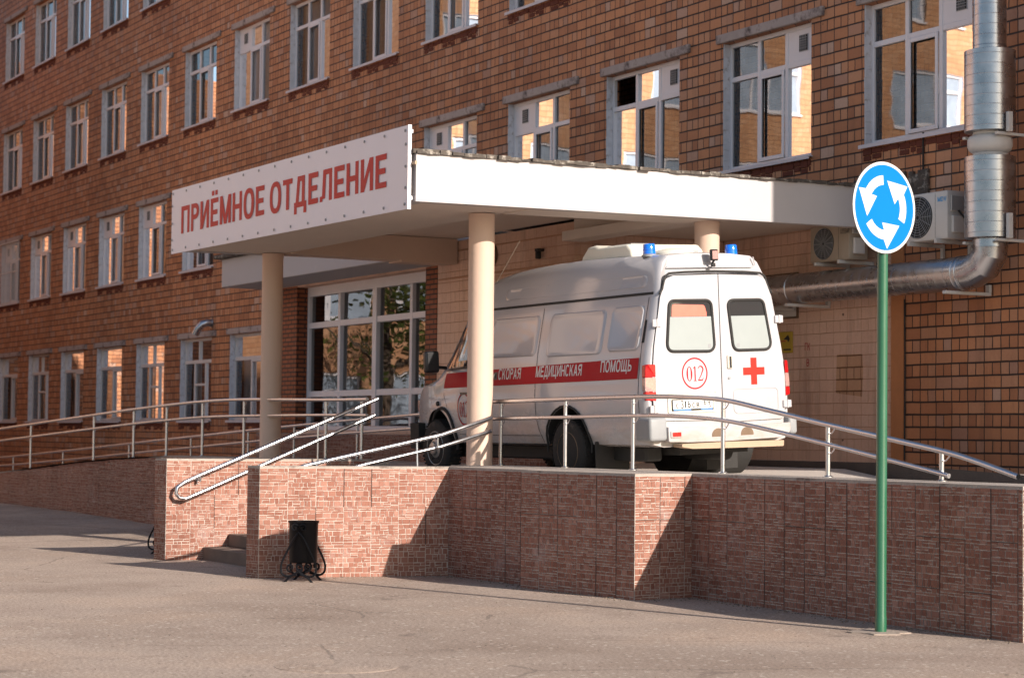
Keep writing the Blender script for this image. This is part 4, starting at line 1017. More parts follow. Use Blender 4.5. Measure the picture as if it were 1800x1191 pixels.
for s in (1, -1):
    b = bmesh.new(); lo_, hi_ = (.76, .985) if s > 0 else (-.985, -.868); bx(b, -1.68 if s > 0 else -1.66, -1.40, lo_, hi_, .47, .715 if s > 0 else .69, bev=.035, seg=4); link('bumper_corner', b, M['vangrey'], amb, 50)
b = bmesh.new(); poly_plate(b, round_poly([(.64, .40), (.5, .375), (0, .362), (-.70, .350), (-.71, .412), (0, .428), (.64, .43)], [.01]*7, 2), lambda a, h, d: (RU-.02-d, a, h), .16); link('step_board', b, M['wood'], amb, 30)
# roof equipment
for l in (.55, -.545):
    b = bmesh.new(); mt = Matrix.Translation((-1.16, l, 2.425 if l > 0 else 2.42)); lathe(b, [(.085, 0), (.085, .02), (.066, .03)], mt, 24); o = link('beacon', b, M['vangrey'], amb)
    b = bmesh.new(); lathe(b, [(.070, .03), (.068, .06), (.064, .125), (.058, .138), (0, .142)], mt, 24, caps=False); lathe(b, [(.071, .072), (.071, .080)], mt, 24); link('beacon_lens', b, M['beacon'], o)
b = bmesh.new(); hull = [(-.75, 2.44), (-.75, 2.53), (-.66, 2.60), (-.10, 2.60), (-.02, 2.63), (.12, 2.62), (.24, 2.52), (.28, 2.44)]
poly_plate(b, hull[::-1], lambda a, h, d: (a, -.48+d, h), .98); o = link('roof_air_conditioner', b, M['cream'], amb, 25)
bv = o.modifiers.new('edge', 'BEVEL'); bv.width = .035; bv.segments = 3; bv.limit_method = 'ANGLE'; bv.angle_limit = R(25)
b = bmesh.new(); bx(b, -.60, -.14, .16, .40, 2.601, 2.613); bx(b, -.757, -.748, -.40, -.05, 2.475, 2.525); link('air_grille', b, M['vangrey'], o, 0)
b = bmesh.new(); lathe(b, [(.23, 0), (.23, .02), (.20, .05), (.10, .07), (0, .072)], Matrix.Translation((-1.0, .12, 2.455)) @ Matrix.Diagonal((1, 1, 1, 1)), 28); link('roof_vent', b, M['cream'], amb)
b = bmesh.new(); bx(b, -1.62, -1.585, -.03, .075, 2.355, 2.475, bev=.012); bx(b, -1.627, -1.6195, -.018, .063, 2.367, 2.463, mi=1, bev=.004); tube(b, [(-1.56, .025, 2.32), (-1.60, .025, 2.355)], .012, 8); bx(b, -1.60, -1.57, .0, .05, 2.29, 2.33, bev=.006)
link('work_lamp', b, [M['black'], M['lampclear']], amb)
b = bmesh.new()
for k in range(3): lathe(b, [(.10, 0), (.095, .05), (.06, .09), (0, .10)], Matrix.Translation((2.02, .34-.34*k, 2.31)), 18)
bx(b, 1.95, 2.10, -.48, .48, 2.29, 2.325, bev=.01); link('light_bar', b, M['darkblue'], amb)
b = bmesh.new(); tube(b, [(2.15, .62, 1.98), (1.95, .60, 2.35), (1.45, .57, 2.80)], .003, 5); link('antenna', b, M['cream'], amb)
# cab glass, mirror, front
b = bmesh.new(); flank_patch(b, ((2.00, 1.34), (2.98, 1.31), (2.56, 1.80), (2.00, 1.84)), .006, 12, 6); cw = link('cab_window', b, M['glassdark'], amb, 0, False)
b = bmesh.new(); flank_patch(b, ((2.00, 1.34), (2.98, 1.31), (2.56, 1.80), (2.00, 1.84)), .006, 12, 6, mirror=True); link('cab_window', b, M['glassdark'], amb, 0, False)
b = bmesh.new(); strip(b, [(3.02, 1.31), (2.60, 1.84)], .055, .010); strip(b, [(2.68, 1.34), (2.62, 1.76)], .03, .011); strip(b, [(2.00, 1.335), (3.02, 1.305)], .03, .009); strip(b, [(2.0, 1.33), (2.0, 1.85)], .03, .009); link('window_frame', b, M['black'], cw, 0, False)
bm = bmesh.new(); g = []
for i in range(9):
    u = 2.69+(3.33-2.69)*i/8; s = sec(u); top = [q for q in s if q[1] <= .90*s[7][1]*1.02][:]; row = []
    tot = [Vector(q) for q in s[7:]]
    pts = [q+Vector((.006, 0, .006)) for q in tot]; full = pts+[Vector((q.x, -q.y, q.z)) for q in pts[-2::-1]]
    g.append([bm.verts.new(q) for q in full])
for A, B in zip(g, g[1:]):
    for j in range(len(A)-1): bm.faces.new((A[j], A[j+1], B[j+1], B[j]))
link('windscreen', bm, M['glassdark'], amb, 40)
for s in (1, -1):
    b = bmesh.new(); bx(b, 2.58, 2.68, s*1.17-.095, s*1.17+.095, 1.275, 1.545, bev=.035, seg=3); o = link('wing_mirror', b, M['black'], amb, 50)
    b = bmesh.new(); bx(b, 2.572, 2.579, s*1.17-.075, s*1.17+.075, 1.30, 1.52, bev=.002); link('mirror_glass', b, M['black'], o, 0)
    b = bmesh.new(); tube(b, [(2.64, s*1.10, 1.345), (2.76, s*.90, 1.335)], .022, 8); link('mirror_arm', b, M['black'], o)
    b = bmesh.new(); bx(b, 3.60, 3.86, s*.58-.14, s*.58+.14, .78, .95, bev=.03, seg=2); link('headlamp', b, M['lampclear'], amb, 40)
b = bmesh.new()
pts = [(4.10-.46*(l/.9)**2, l, 0) for l in [-.93+.093*k*2 for k in range(11)]]
prism(b, [(3.5, -.93), (3.5, .93)][::-1][::-1] and [(p[0]+.06, p[1]) for p in pts]+[(3.45, .93), (3.45, -.93)], .34, .66); bv_ = link('front_bumper', b, M['rubber'], amb, 30)
b = bmesh.new(); p = surf(3.12, .90, .006); lathe(b, [(.03, 0), (.03, .015), (.015, .022), (0, .022)], Matrix.Translation(p) @ Matrix.Rotation(-pi/2, 4, 'X'), 12); link('side_indicator', b, M['rubber'], amb)
b = bmesh.new(); q = [surf(1.69, 1.19, .012), surf(1.51, 1.19, .012), surf(1.51, 1.235, .012), surf(1.69, 1.235, .012)]; v = [b.verts.new(x) for x in q]+[b.verts.new(x+Vector((0, .02, 0))) for x in q]
for k in ((4, 5, 6, 7), (0, 1, 5, 4), (1, 2, 6, 5), (2, 3, 7, 6), (3, 0, 4, 7)): b.faces.new([v[i] for i in k])
link('door_handle', b, M['cream'], amb, 0)
b = bmesh.new(); flank_patch(b, ((1.455, 1.165), (1.53, 1.165), (1.53, 1.255), (1.455, 1.255)), .009, 1, 1); flank_patch(b, ((2.10, 1.0), (2.34, 1.0), (2.34, 1.03), (2.10, 1.03)), .009, 2, 1); link('handle_recess', b, M['black'], amb, 0, False)
roundel(lambda a, h, d: surf(a, h, .006+d), 2.24, .83, .195, -1, amb)

# ------------------------------------------------------------------ roundabout sign
t = thing('traffic_sign', 'round blue traffic sign with three white circling arrows on green pole', 'sign', (7.75, -6.0, 0))
bm = bmesh.new(); lathe(bm, [(.0455, -.1), (.0455, .12), (.043, .13), (.0415, 2.2), (.040, 3.62)], Matrix.Translation((7.75, -6.0, 0)) @ Matrix.Rotation(R(.35), 4, 'Y'), 28); link('pole', bm, M['green'], t)
rnd = random.Random(2)
bm = bmesh.new(); pr = [(.24*cos(a)*rnd.uniform(.8, 1.25)-.02, .28*sin(a)*rnd.uniform(.8, 1.2)) for a in [2*pi*k/18 for k in range(18)]]; prism(bm, [(7.75+a*.85, -6.0+b*.85) for a, b in pr], -.05, .010); link('footing', bm, plain('patched footing', (.33, .27, .225), .95, var=.5, scale=12, bump=.8), t, 30)
nrm = Vector((cos(R(8.5)), sin(R(8.5)), 0)); hx = Vector((-nrm.y, nrm.x, 0)); C0 = Vector((7.775, -6.01, 3.305))+nrm*.048-hx*.030; RS = .358
def sf(a, b, d): return C0+hx*a+Vector((0, 0, b))+nrm*d
bm = bmesh.new(); n = 64
poly_plate(bm, [(RS*cos(2*pi*k/n), RS*sin(2*pi*k/n)) for k in range(n)], lambda a, b, d: sf(a, b, d-.010), .010, mi=0, mside=1)
poly_plate(bm, [(RS*.935*cos(2*pi*k/n), RS*.935*sin(2*pi*k/n)) for k in range(n)], lambda a, b, d: sf(a, b, d+.0005), .001, mi=2)
pl = link('sign_plate', bm, [M['signwhite'], M['signgrey'], M['signblue']], t, 30)
for k in range(3):
    o_ = R(-120*k+0); bm = bmesh.new(); P = []
    a0, a1 = R(94), R(148)
    arc_o = [(.70, a0+(a1-a0)*i/10) for i in range(11)]; arc_i = [(.495, a1-(a1-a0)*i/10) for i in range(11)]
    pts = arc_o+[(.90, R(155)), (.60, R(202)), (.34, R(137))]+arc_i
    poly_plate(bm, [(RS*r_*cos(a+o_), RS*r_*sin(a+o_)) for r_, a in pts], lambda a, b, d: sf(a, b, d+.0018), .001); link('arrow', bm, M['signwhite'], pl, 0)
bm = bmesh.new(); bx(bm, 7.70, 7.80, -6.06, -5.94, 3.18, 3.22, bev=.004); bx(bm, 7.70, 7.80, -6.06, -5.94, 3.42, 3.46, bev=.004); link('clamp', bm, M['signgrey'], t)

# ------------------------------------------------------------------ litter bin
BX, BY_ = .98, -7.93
t = thing('litter_bin', 'black cylindrical litter bin in a scrolled iron stand against the sunlit step wall', 'litter bin', (BX, BY_, 0), group='black litter bins by the entrance steps')
mt = Matrix.Translation((BX, BY_, 0))
bm = bmesh.new(); lathe(bm, [(.0, .19), (.138, .19), (.142, .20), (.148, .585), (.158, .60), (.158, .612), (.146, .612), (.135, .45), (.13, .22), (0, .215)], mt, 36, caps=False); link('bin_drum', bm, M['iron'], t)
fw = Vector((cos(R(-40)), sin(R(-40)), 0)); rt = Vector((-fw.y, fw.x, 0))
def spiral(cx, cz, r0, a0, turns, sgn, n=26): return [(cx+r0*(1-.8*i/n)*cos(a0+sgn*2*pi*turns*i/n), cz+r0*(1-.8*i/n)*sin(a0+sgn*2*pi*turns*i/n)) for i in range(n+1)]
for side in (1, -1):
    base = Vector((BX, BY_, 0))+fw*.165*side
    F = lambda p: base+rt*p[0]+Vector((0, 0, p[1]))
    bm = bmesh.new()
    for s in (1, -1):
        leg = [(.0, .50), (s*.05, .44), (s*.115, .32), (s*.165, .22), (s*.185, .15), (s*.175, .085), (s*.125, .055), (s*.06, .07), (s*.012, .10), (-s*.025, .13)]
        tube(bm, catmull([F(p) for p in leg], 5), .0115, 8)
        tube(bm, [F(p) for p in spiral(s*.085, .145, .042, R(-100 if s > 0 else -80), 1.15, s)], .0105, 6)
        tube(bm, [F(p) for p in spiral(s*.045, .545, .040, R(180 if s > 0 else 0)-s*.5, 1.2, -s)], .0105, 6)
        tube(bm, catmull([F((s*.02, .075)), F((s*.085, .055)), F((s*.15, -.01))], 5), .012, 8)
    tube(bm, [F(p) for p in spiral(0, .145, .048, R(-90), 1.0, 1)], .0105, 6)
    link('scroll_frame', bm, M['iron'], t)

bin2 = t.copy(); COL.objects.link(bin2); bin2.location = (-4.02, -7.585, 0); ORG[bin2.name] = Vector(bin2.location)
bin2['label'] = 'second black litter bin almost hidden behind the left step wall'
for ch in list(t.children):
    c = ch.copy(); COL.objects.link(c); c.parent = bin2

# ------------------------------------------------------------------ ventilation duct
t = thing('ventilation_duct', 'shiny galvanised duct climbing the facade and turning along it', 'duct', (2.9, -.45, 3.4))
def ribbed(r, z0, z1, pitch=.115, rib=.0022):
    out = [(r*.97, z0), (r, z0+.004)]; z = z0+pitch*.5
    while z < z1-pitch*.3: out += [(r, z-.0045), (r+rib, z-.0015), (r+rib, z+.0015), (r, z+.0045)]; z += pitch
    return out+[(r, z1-.004), (r*.97, z1)]
DX, DY = 2.905, -.45; mt = Matrix.Translation((DX, DY, 0))
for z0, z1, r in ((5.88, 9.6, .185), (4.96, 5.88, .285), (3.76, 4.68, .285)):
    bm = bmesh.new(); lathe(bm, ribbed(r, z0, z1), mt, 40); link('duct_section', bm, M['galv'], t, 18)
bm = bmesh.new(); lathe(bm, [(.19, 4.682), (.19, 4.72), (.235, 4.755), (.25, 4.80), (.25, 4.87), (.235, 4.905), (.19, 4.93), (.19, 4.958)], mt, 40); link('duct_collar', bm, M['acwhite'], t, 50)
bm = bmesh.new(); HZ = 3.40
lathe(bm, [(.197, 3.755), (.199, 3.66), (.193, 3.655)], mt, 36, caps=False)
el = [(DX, DY, 3.70), (DX, DY, 3.60), (DX-.10, DY, 3.475), (DX-.26, DY, HZ+.015), (DX-.36, DY, HZ)]; tube(bm, el, .196, 32)
link('elbow', bm, M['galv'], t, 20)
bm = bmesh.new(); ml = Matrix.Translation((DX-.36, DY, HZ)) @ Matrix.Rotation(-pi/2, 4, 'Y'); lathe(bm, ribbed(.193, 0, 4.15, .15, .0018), ml, 36)
for s_ in (.02, .09, 3.2, 3.62): lathe(bm, [(.193, s_), (.201, s_+.005), (.201, s_+.035), (.193, s_+.04)], ml, 36, caps=False)
link('duct_section', bm, M['galv'], t, 18)
def bracket(x, z, y1=-.70, w=.03):
    b = bmesh.new(); bx(b, x-w, x+w, y1, -.012, z-.025, z+.012, bev=.004); bx(b, x-w, x+w, -.05, -.012, z+.012, z+.10); link('bracket', b, M['acwhite'], t, 0)
bracket(2.42, HZ-.215); bracket(-.55, HZ-.21); bracket(-1.3, HZ-.21)
for z in (4.93, 3.74):
    for x0, x1, y0, z0_, z1_ in ((DX+.24, DX+.29, -.60, z-.03, z), (DX-.29, DX-.24, -.60, z-.03, z)):
        b = bmesh.new(); bx(b, x0, x1, y0, -.012, z0_, z1_, bev=.004); link('bracket', b, M['acwhite'], t, 0)
    b = bmesh.new(); bx(b, DX+.31, DX+.36, -.5, -.44, z, z+.28 if z < 4 else z+.22, bev=.003); link('bracket', b, M['acwhite'], t, 0)

# ------------------------------------------------------------------ air conditioners
def aircon(x0, x1, z0, z1, y0, label, logo, lm, lw, shell=None):
    shell = shell or M['acwhite']
    t = thing('air_conditioner', label, 'air conditioner', ((x0+x1)/2, y0, z0), group='outdoor air conditioning units on the right of the facade')
    bm = bmesh.new(); bx(bm, x0, x1, y0, y0+.30, z0, z1, bev=.02, seg=2); link('housing', bm, shell, t)
    W = x1-x0; cx, cz = x0+W*.36, (z0+z1)/2; rr = (z1-z0)*.44
    bm = bmesh.new(); lathe(bm, [(rr, 0), (rr, .006)], Matrix.Translation((cx, y0-.001, cz)) @ Matrix.Rotation(pi/2, 4, 'X'), 40); fan = link('fan_opening', bm, M['dark'], t)
    bm = bmesh.new(); mf = Matrix.Translation((cx, y0-.012, cz)) @ Matrix.Rotation(pi/2, 4, 'X')
    for k in range(1, 9): tube(bm, [mf @ Vector((rr*k/8.3*cos(2*pi*i/36), rr*k/8.3*sin(2*pi*i/36), 0)) for i in range(36)], .0036, 4, closed=True)
    for k in range(14): a = 2*pi*k/14; tube(bm, [mf @ Vector((.03*cos(a), .03*sin(a), .002)), mf @ Vector((rr*.99*cos(a), rr*.99*sin(a), .002))], .0034, 4)
    link('fan_guard', bm, M['vangrey'], fan, 0)
    bm = bmesh.new(); bx(bm, x0+W*.735, x0+W*.738, y0-.002, y0+.01, z0+.02, z1-.02); link('panel_gap', bm, M['rubber'], t, 0)
    bm = bmesh.new(); write(bm, logo, x0+W*.79, x0+W*.79+lw, z1-.125, .055, lambda x, y, d: (x, y0-.003-d, y), 0, .25); link('maker_logo', bm, lm, t, 0, False)
    bm = bmesh.new(); bx(bm, x1+.001, x1+.045, y0+.05, y0+.22, z0+.07, z0+.27, bev=.01); bx(bm, x1+.001, x1+.025, y0+.04, y0+.24, z0+.32, z0+.50, bev=.006, mi=1); link('valve_cover', bm, [M['acwhite'], M['vangrey']], t)
    bm = bmesh.new(); tube(bm, catmull([(x1+.03, y0+.14, z0+.33), (x1+.07, y0+.2, z0+.24), (x1+.05, -.10, z0+.12), (x1-.02, -.06, z0-.25)], 6), .012, 6); link('hose', bm, M['rubber'], t)
    for x in (x0+W*.22, x0+W*.82):
        bm = bmesh.new(); bx(bm, x-.02, x+.02, y0-.06, -.012, z0-.045, z0-.002, bev=.003); bx(bm, x-.02, x+.02, -.05, -.012, z0-.3, z0-.045); link('bracket', bm, M['acwhite'], t, 0)
aircon(1.46, 2.25, 3.815, 4.375, -.50, 'white outdoor air conditioner with blue logo beside the duct, behind the sign', 'MDV', M['acblue'], .15)
SHADED = plain('shade browned enamel', (.34, .285, .22), .55, var=.15)  # canopy shade put into the colour: darker, browner copy of the unit enamel
aircon(-.315, .46, 3.70, 4.15, -.50, 'cream outdoor air conditioner with dark logo under the canopy end', 'LESSAR', M['acblack'], .17, SHADED)

# ------------------------------------------------------------------ small things on the walls
t = thing('wall_lamp', 'round white bulkhead lamp on the peach wall above the ambulance', 'lamp', (-5.17, VY, 4.11))
b = bmesh.new(); ml = Matrix.Translation((-5.17, VY-.004, 4.05)) @ Matrix.Rotation(pi/2, 4, 'X'); lathe(b, [(.16, 0), (.16, .03), (.14, .04)], ml, 30); link('base', b, M['rust'], t)
b = bmesh.new(); lathe(b, [(.14, .041), (.135, .07), (.10, .10), (0, .115)], ml, 30, caps=False); link('shade', b, M['opal'], t)
b = bmesh.new(); bx(b, -3.80, -3.70, VY-.10, VY-.004, 4.0, 4.04, bev=.004); bx(b, -3.79, -3.73, VY-.10, VY-.03, 3.90, 4.0, bev=.01); tag(link('floodlight', b, M['rubber']), 'small dark lamp bracket on the peach wall left of the roof box', 'wall light')
b = bmesh.new(); bx(b, -2.69, -2.55, -1.9, -1.8, 0, .1); b.free()
b = bmesh.new(); bx(b, VX1+.004, VX1+.06, -2.10, -1.98, 3.93, 4.05, bev=.008); tag(link('junction_box', b, M['beam']), 'small square junction box near the corner of the peach wall', 'junction box')
b = bmesh.new(); tube(b, [(-6.8, VY-.018, 3.80), (-4.4, VY-.018, 3.80), (VX1-.1, VY-.018, 3.80), (VX1+.018, VY-.018, 3.80), (VX1+.018, -1.2, 3.78), (VX1+.018, -.1, 3.78)], .012, 6); tube(b, [(-6.8, VY-.014, 4.19), (VX1-.02, VY-.014, 4.19)], .008, 6); tag(link('conduit', b, M['cable']), 'painted conduit running across the peach wall behind the ambulance', 'cable')
t = thing('wall_sign', 'small yellow sign with dark marks on the peach wall beside the ambulance', 'sign', (-1.4, 0, 2.7))
b = bmesh.new(); bx(b, -1.62, -1.32, -.022, -.003, 2.62, 2.90, bev=.003); link('sign_board', b, M['yellow'], t)
b = bmesh.new(); poly_plate(b, [(-1.50, 2.80), (-1.40, 2.86), (-1.36, 2.80), (-1.40, 2.76), (-1.42, 2.79)][::-1], lambda a, h, d: (a, -.0225-d, h), .001); bx(b, -1.50, -1.34, -.0235, -.0225, 2.655, 2.675); bx(b, -1.60, -1.45, -.0235, -.0225, 2.77, 2.785, mi=1); link('marking', b, [M['text'], M['wallred']], t, 0)
b = bmesh.new(); write(b, 'ГК', -1.065, -.95, 2.64, .10, lambda x, y, d: (x, -.004-d, y), 0, .18); tag(link('painted_letters', b, M['wallred'], None, 0, False), 'faded red pair of letters stencilled on the peach wall right of the ambulance', 'lettering')
b = bmesh.new(); write(b, '8', -1.03, -.975, 2.44, .085, lambda x, y, d: (x, -.004-d, y), 0, .18); tag(link('painted_numeral', b, M['wallred'], None, 0, False), 'faded red numeral stencilled below the letters on the peach wall', 'lettering')
t = thing('wall_vent', 'framed white ventilation panel in the peach wall behind the duct end', 'vent', (-1.5, 0, 3.1))
b = bmesh.new(); bx(b, -2.3, -1.20, -.03, -.003, 3.07, 3.09); bx(b, -2.3, -1.20, -.03, -.003, 3.64, 3.67); bx(b, -1.22, -1.20, -.03, -.003, 3.09, 3.64); bx(b, -2.3, -2.28, -.03, -.003, 3.09, 3.64); link('frame', b, M['rust'], t, 0)
b = bmesh.new()
for i in range(6): bx(b, -2.278, -1.222, -.018, -.004, 3.095+.09*i, 3.18+.09*i, bev=.004)
link('slat', b, M['acwhite'], t, 0)
t = thing('outlet_pipe', 'short bent metal outlet pipe sticking out of the facade above ground floor windows', 'pipe', (-22.45, 0, 3.85))
b = bmesh.new(); tube(b, [(-22.45, .02, 3.92), (-22.45, -.12, 3.92), (-22.47, -.22, 3.88), (-22.52, -.30, 3.78), (-22.57, -.34, 3.66)], .085, 16); link('bend', b, M['galv'], t, 25)
b = bmesh.new(); lathe(b, [(.12, 0), (.12, .02)], Matrix.Translation((-22.45, -.003, 3.92)) @ Matrix.Rotation(pi/2, 4, 'X'), 20); link('flange', b, M['galv'], t)
b = bmesh.new(); tube(b, [(1.27, -.02, 5.2), (1.27, -.02, 4.7), (1.25, -.02, 4.3)], .012, 6); tag(link('cable', b, M['rubber']), 'thin black cable running down the tiled facade above the air conditioner', 'cable')
b = bmesh.new(); tube(b, [(.93, -.02, 3.2), (.94, -.02, 2.4), (.93, -.02, 1.25)], .010, 6); tag(link('cable', b, M['rubber']), 'thin black cable running down the tiled wall beside the peach paint edge', 'cable')
# grit, dry leaves and dust blown against the foot of the walls and across the yard
bm = bmesh.new(); rnd = random.Random(77)
def speck(x, y, s):
    h = Vector((x, y, ground_z(x, y))); a = rnd.uniform(0, 6.3); d1_ = Vector((cos(a), sin(a), rnd.uniform(-.2, .5)))*s; d2_ = Vector((-sin(a), cos(a), rnd.uniform(-.2, .5)))*s*rnd.uniform(.4, .9)
    v = [bm.verts.new(h+q) for q in (d1_, d2_, -d1_, -d2_, Vector((0, 0, s*.8)))]
    for k in range(4): bm.faces.new((v[k], v[(k+1) % 4], v[4]))
for (xa, ya), (xb, yb), nn in (((.45, -8.22), (.80, -6.2), 90), ((.8, -6.2), (2.6, -6.15), 80), ((2.6, -6.33), (4.37, -6.12), 110), ((4.37, -6.1), (4.3, -5.43), 40), ((4.3, -5.43), (8.82, -5.56), 260), ((-2.97, -8.16), (-2.68, -8.1), 20), ((-2.68, -8.1), (-2.6, -7.7), 25), ((.2, -8.27), (.42, -8.22), 20)):
    for k in range(nn):
        t_ = rnd.random(); nx, ny = (yb-ya), -(xb-xa); L_ = hypot(nx, ny); o = abs(rnd.gauss(0, .09)); speck(xa+(xb-xa)*t_+nx/L_*o, ya+(yb-ya)*t_+ny/L_*o, rnd.uniform(.004, .014))
for k in range(420): speck(rnd.uniform(-6, 17), rnd.uniform(-15, -6.7), rnd.uniform(.004, .011))
o = link('ground_litter', bm, plain('dry litter', (.16, .12, .085), .9, var=.7, scale=30), None, 0); o['kind'] = 'stuff'; o['label'] = 'scattered grit and dry litter along the foot of the stone walls'; o['category'] = 'litter'
# manhole cover flush in the yard
t = thing('manhole_cover', 'worn round manhole cover with ring pattern in the foreground asphalt', 'manhole cover', (8.13, -10.8, 0))
b = bmesh.new(); lathe(b, [(.40, -.02), (.40, .003), (.385, .004), (.0, .005)], Matrix.Translation((8.13, -10.8, 0)), 56, caps=False); link('lid', b, M['asphalt'], t)
b = bmesh.new()
for k in range(7):
    for a0 in (-20, 160): tube(b, [(8.13+(.09+.043*k)*cos(R(a0+i*9)), -10.8+(.09+.043*k)*sin(R(a0+i*9)), .0045) for i in range(11)], .0022, 5)
link('ring_pattern', b, plain('worn cast rings', (.20, .16, .135), .9), t, 0)

# ------------------------------------------------------------------ railings
def post(b, x, y, z0, z1, r=.021):
    lathe(b, [(r*2.2, z0), (r*2.2, z0+.006), (r*1.5, z0+.014), (r, z0+.018), (r, z1-.004), (r*.8, z1)], Matrix.Translation((x, y, 0)), 14)
def hook(b, x, y, z, d=(.10, 0.), sag=.05):
    tube(b, [(x, y, z-sag), (x+d[0]*.5, y-.01, z-sag), (x+d[0]*.9, y-.02, z-sag*.4), (x+d[0], y-.02, z)], .006, 6)
t = thing('handrail', 'stainless steel railing on the retaining wall in front of the ambulance', 'railing', (3, -5.05, 1.16))
RY = -5.05
top = [(x, RY, z) for x, z in ((-.51, 1.877), (-.115, 1.886), (1.327, 1.897), (2.676, 1.906), (3.485, 1.897), (4.26, 1.860), (4.986, 1.757), (5.869, 1.625), (6.608, 1.520), (7.366, 1.410), (7.74, 1.340), (8.259, 1.219))]
low = [(x, RY, z) for x, z in ((-.51, 1.68), (-.11, 1.692), (1.33, 1.701), (2.678, 1.714), (3.487, 1.706), (4.262, 1.666), (4.987, 1.578), (5.87, 1.452), (6.609, 1.342), (7.366, 1.223), (7.455, 1.206))]
b = bmesh.new(); tube(b, catmull(top, 6), .0235, 14, caps=False); link('top_rail', b, M['steel'], t, 50)
b = bmesh.new(); tube(b, catmull(low, 6), .0205, 14, caps=False); link('lower_rail', b, M['steel'], t, 50)
zt = lambda x, T: interp(x, [(p[0], p[2]) for p in T])
for x in (-.18, 1.26, 2.61, 4.20, 5.81, 7.31):
    b = bmesh.new(); post(b, x, -5.0, 1.16, zt(x, top)-.005); o = link('post', b, M['steel'], t)
    b = bmesh.new(); hook(b, x, -5.0, zt(x+.12, top)-.02, (.12, 0)); 
    if x < 7.2: hook(b, x, -5.0, zt(x+.12, low)-.02, (.12, 0))
    link('hook', b, M['steel'], o)
t = thing('handrail', 'stainless steel railing on the stone wall along the left wheelchair ramp', 'railing', (-10, -5.25, 1.1))
top = [(-21.8, -5.30, 1.44), (-20.3, -5.30, 1.522), (-18.2, -5.30, 1.613), (-14.35, -5.30, 1.775), (-12.1, -5.30, 1.865), (-10.5, -5.30, 1.92), (-9., -5.30, 1.962), (-7.3, -5.30, 1.978), (-4.5, -5.30, 1.945), (-3.08, -5.32, 1.937)]
low = [(x, y, z-.235 if x < -7 else z-.20) for x, y, z in top]
b = bmesh.new(); tube(b, catmull(top, 5), .0235, 12); link('top_rail', b, M['steel'], t, 50)
b = bmesh.new(); tube(b, catmull(low, 5), .0205, 12); link('lower_rail', b, M['steel'], t, 50)
for x in (-21.6, -18.13, -14.3, -12.2, -10.62, -9.04, -7.37, -4.49, -3.38):
    b = bmesh.new(); post(b, x, -5.25, interp(x, RT)-.005, zt(x, top)-.005); o = link('post', b, M['steel'], t)
    b = bmesh.new(); hook(b, x, -5.25, zt(x+.15, top)-.02, (.15, 0)); hook(b, x, -5.25, zt(x+.15, low)-.02, (.15, 0)); link('hook', b, M['steel'], o)
t = thing('handrail', 'stainless steel railing on the far side of the ramp under the lobby glass', 'railing', (-14, -2.9, 1.1))
top = [(-30, -3.0, .82), (-27.7, -3.0, .885), (-22, -3.0, 1.13), (-17.5, -3.0, 1.335), (-12., -3.0, 1.575), (-8.9, -3.0, 1.70), (-5.4, -3.0, 1.82), (-4.6, -3.0, 1.835)]
low = [(x, y, z-.195) for x, y, z in top]
b = bmesh.new(); tube(b, top, .022, 12); link('top_rail', b, M['steel'], t, 50)
b = bmesh.new(); tube(b, low, .020, 12); link('lower_rail', b, M['steel'], t, 50)
for x in (-27.5, -23.6, -19.2, -15.7, -12.9, -10.9, -8.45, -6.):
    b = bmesh.new(); post(b, x, -2.95, max(.2, plat_z(x, -2.95)-.01), zt(x, top)-.005, .018); link('post', b, M['steel'], t)
t = thing('handrail', 'looped stainless handrail rising along the left side wall of the steps', 'handrail', (-2.6, -7.9, .9))
SX = -2.60
b = bmesh.new()
A = [(SX, -5.40, 1.937), (SX, -7.74, .985)]; B = [(SX, -7.72, .785), (SX, -5.44, 1.735)]
loop = [A[0], (SX, -6.4, 1.53), A[1], (SX, -7.90, .915), (SX, -7.985, .855), (SX, -8.0, .785), (SX, -7.96, .735), (SX, -7.88, .722), B[0], (SX, -6.4, 1.335), B[1]]
tube(b, loop, .0235, 14); link('rail', b, M['steel'], t, 60)
b = bmesh.new(); hook(b, SX-.09, -7.69, .93, (.0, 0), .03); tube(b, [(-2.70, -7.70, .95), (SX, -7.70, .93), (SX, -7.70, .99)], .012, 8); lathe(b, [(.03, 0), (.03, .008)], Matrix.Translation((-2.704, -7.70, .95)) @ Matrix.Rotation(pi/2, 4, 'Y'), 14); tube(b, [(-2.70, -6.2, 1.10), (SX, -6.2, 1.12), (SX, -6.2, 1.60)], .012, 8); link('bracket', b, M['steel'], t)
t = thing('handrail', 'stainless handrail rising along the right side wall of the steps to a column', 'handrail', (.1, -7.5, .9))
b = bmesh.new(); tube(b, [(.08, -8.05, 1.02), (.08, -7.48, 1.168), (.08, -5.90, 1.50), (.06, -5.36, 1.665), (-.02, -5.22, 1.70)], .0235, 14); link('top_rail', b, M['steel'], t, 60)
b = bmesh.new(); tube(b, [(.08, -8.05, .87), (.08, -6.833, 1.169), (.08, -5.90, 1.37), (.06, -5.36, 1.52), (-.02, -5.22, 1.55)], .0215, 14); link('lower_rail', b, M['steel'], t, 60)
b = bmesh.new()
for y in (-7.4, -6.2): tube(b, [(.30, y, .95), (.12, y, .95), (.08, y, interp(y, [(-8.05, 1.02), (-7.48, 1.168), (-5.9, 1.5)]))], .012, 8)
tube(b, [(.08, -5.97, 1.48), (.14, -5.97, 1.46), (.14, -5.97, 1.37), (.08, -5.97, 1.345)], .008, 8)
link('bracket', b, M['steel'], t)

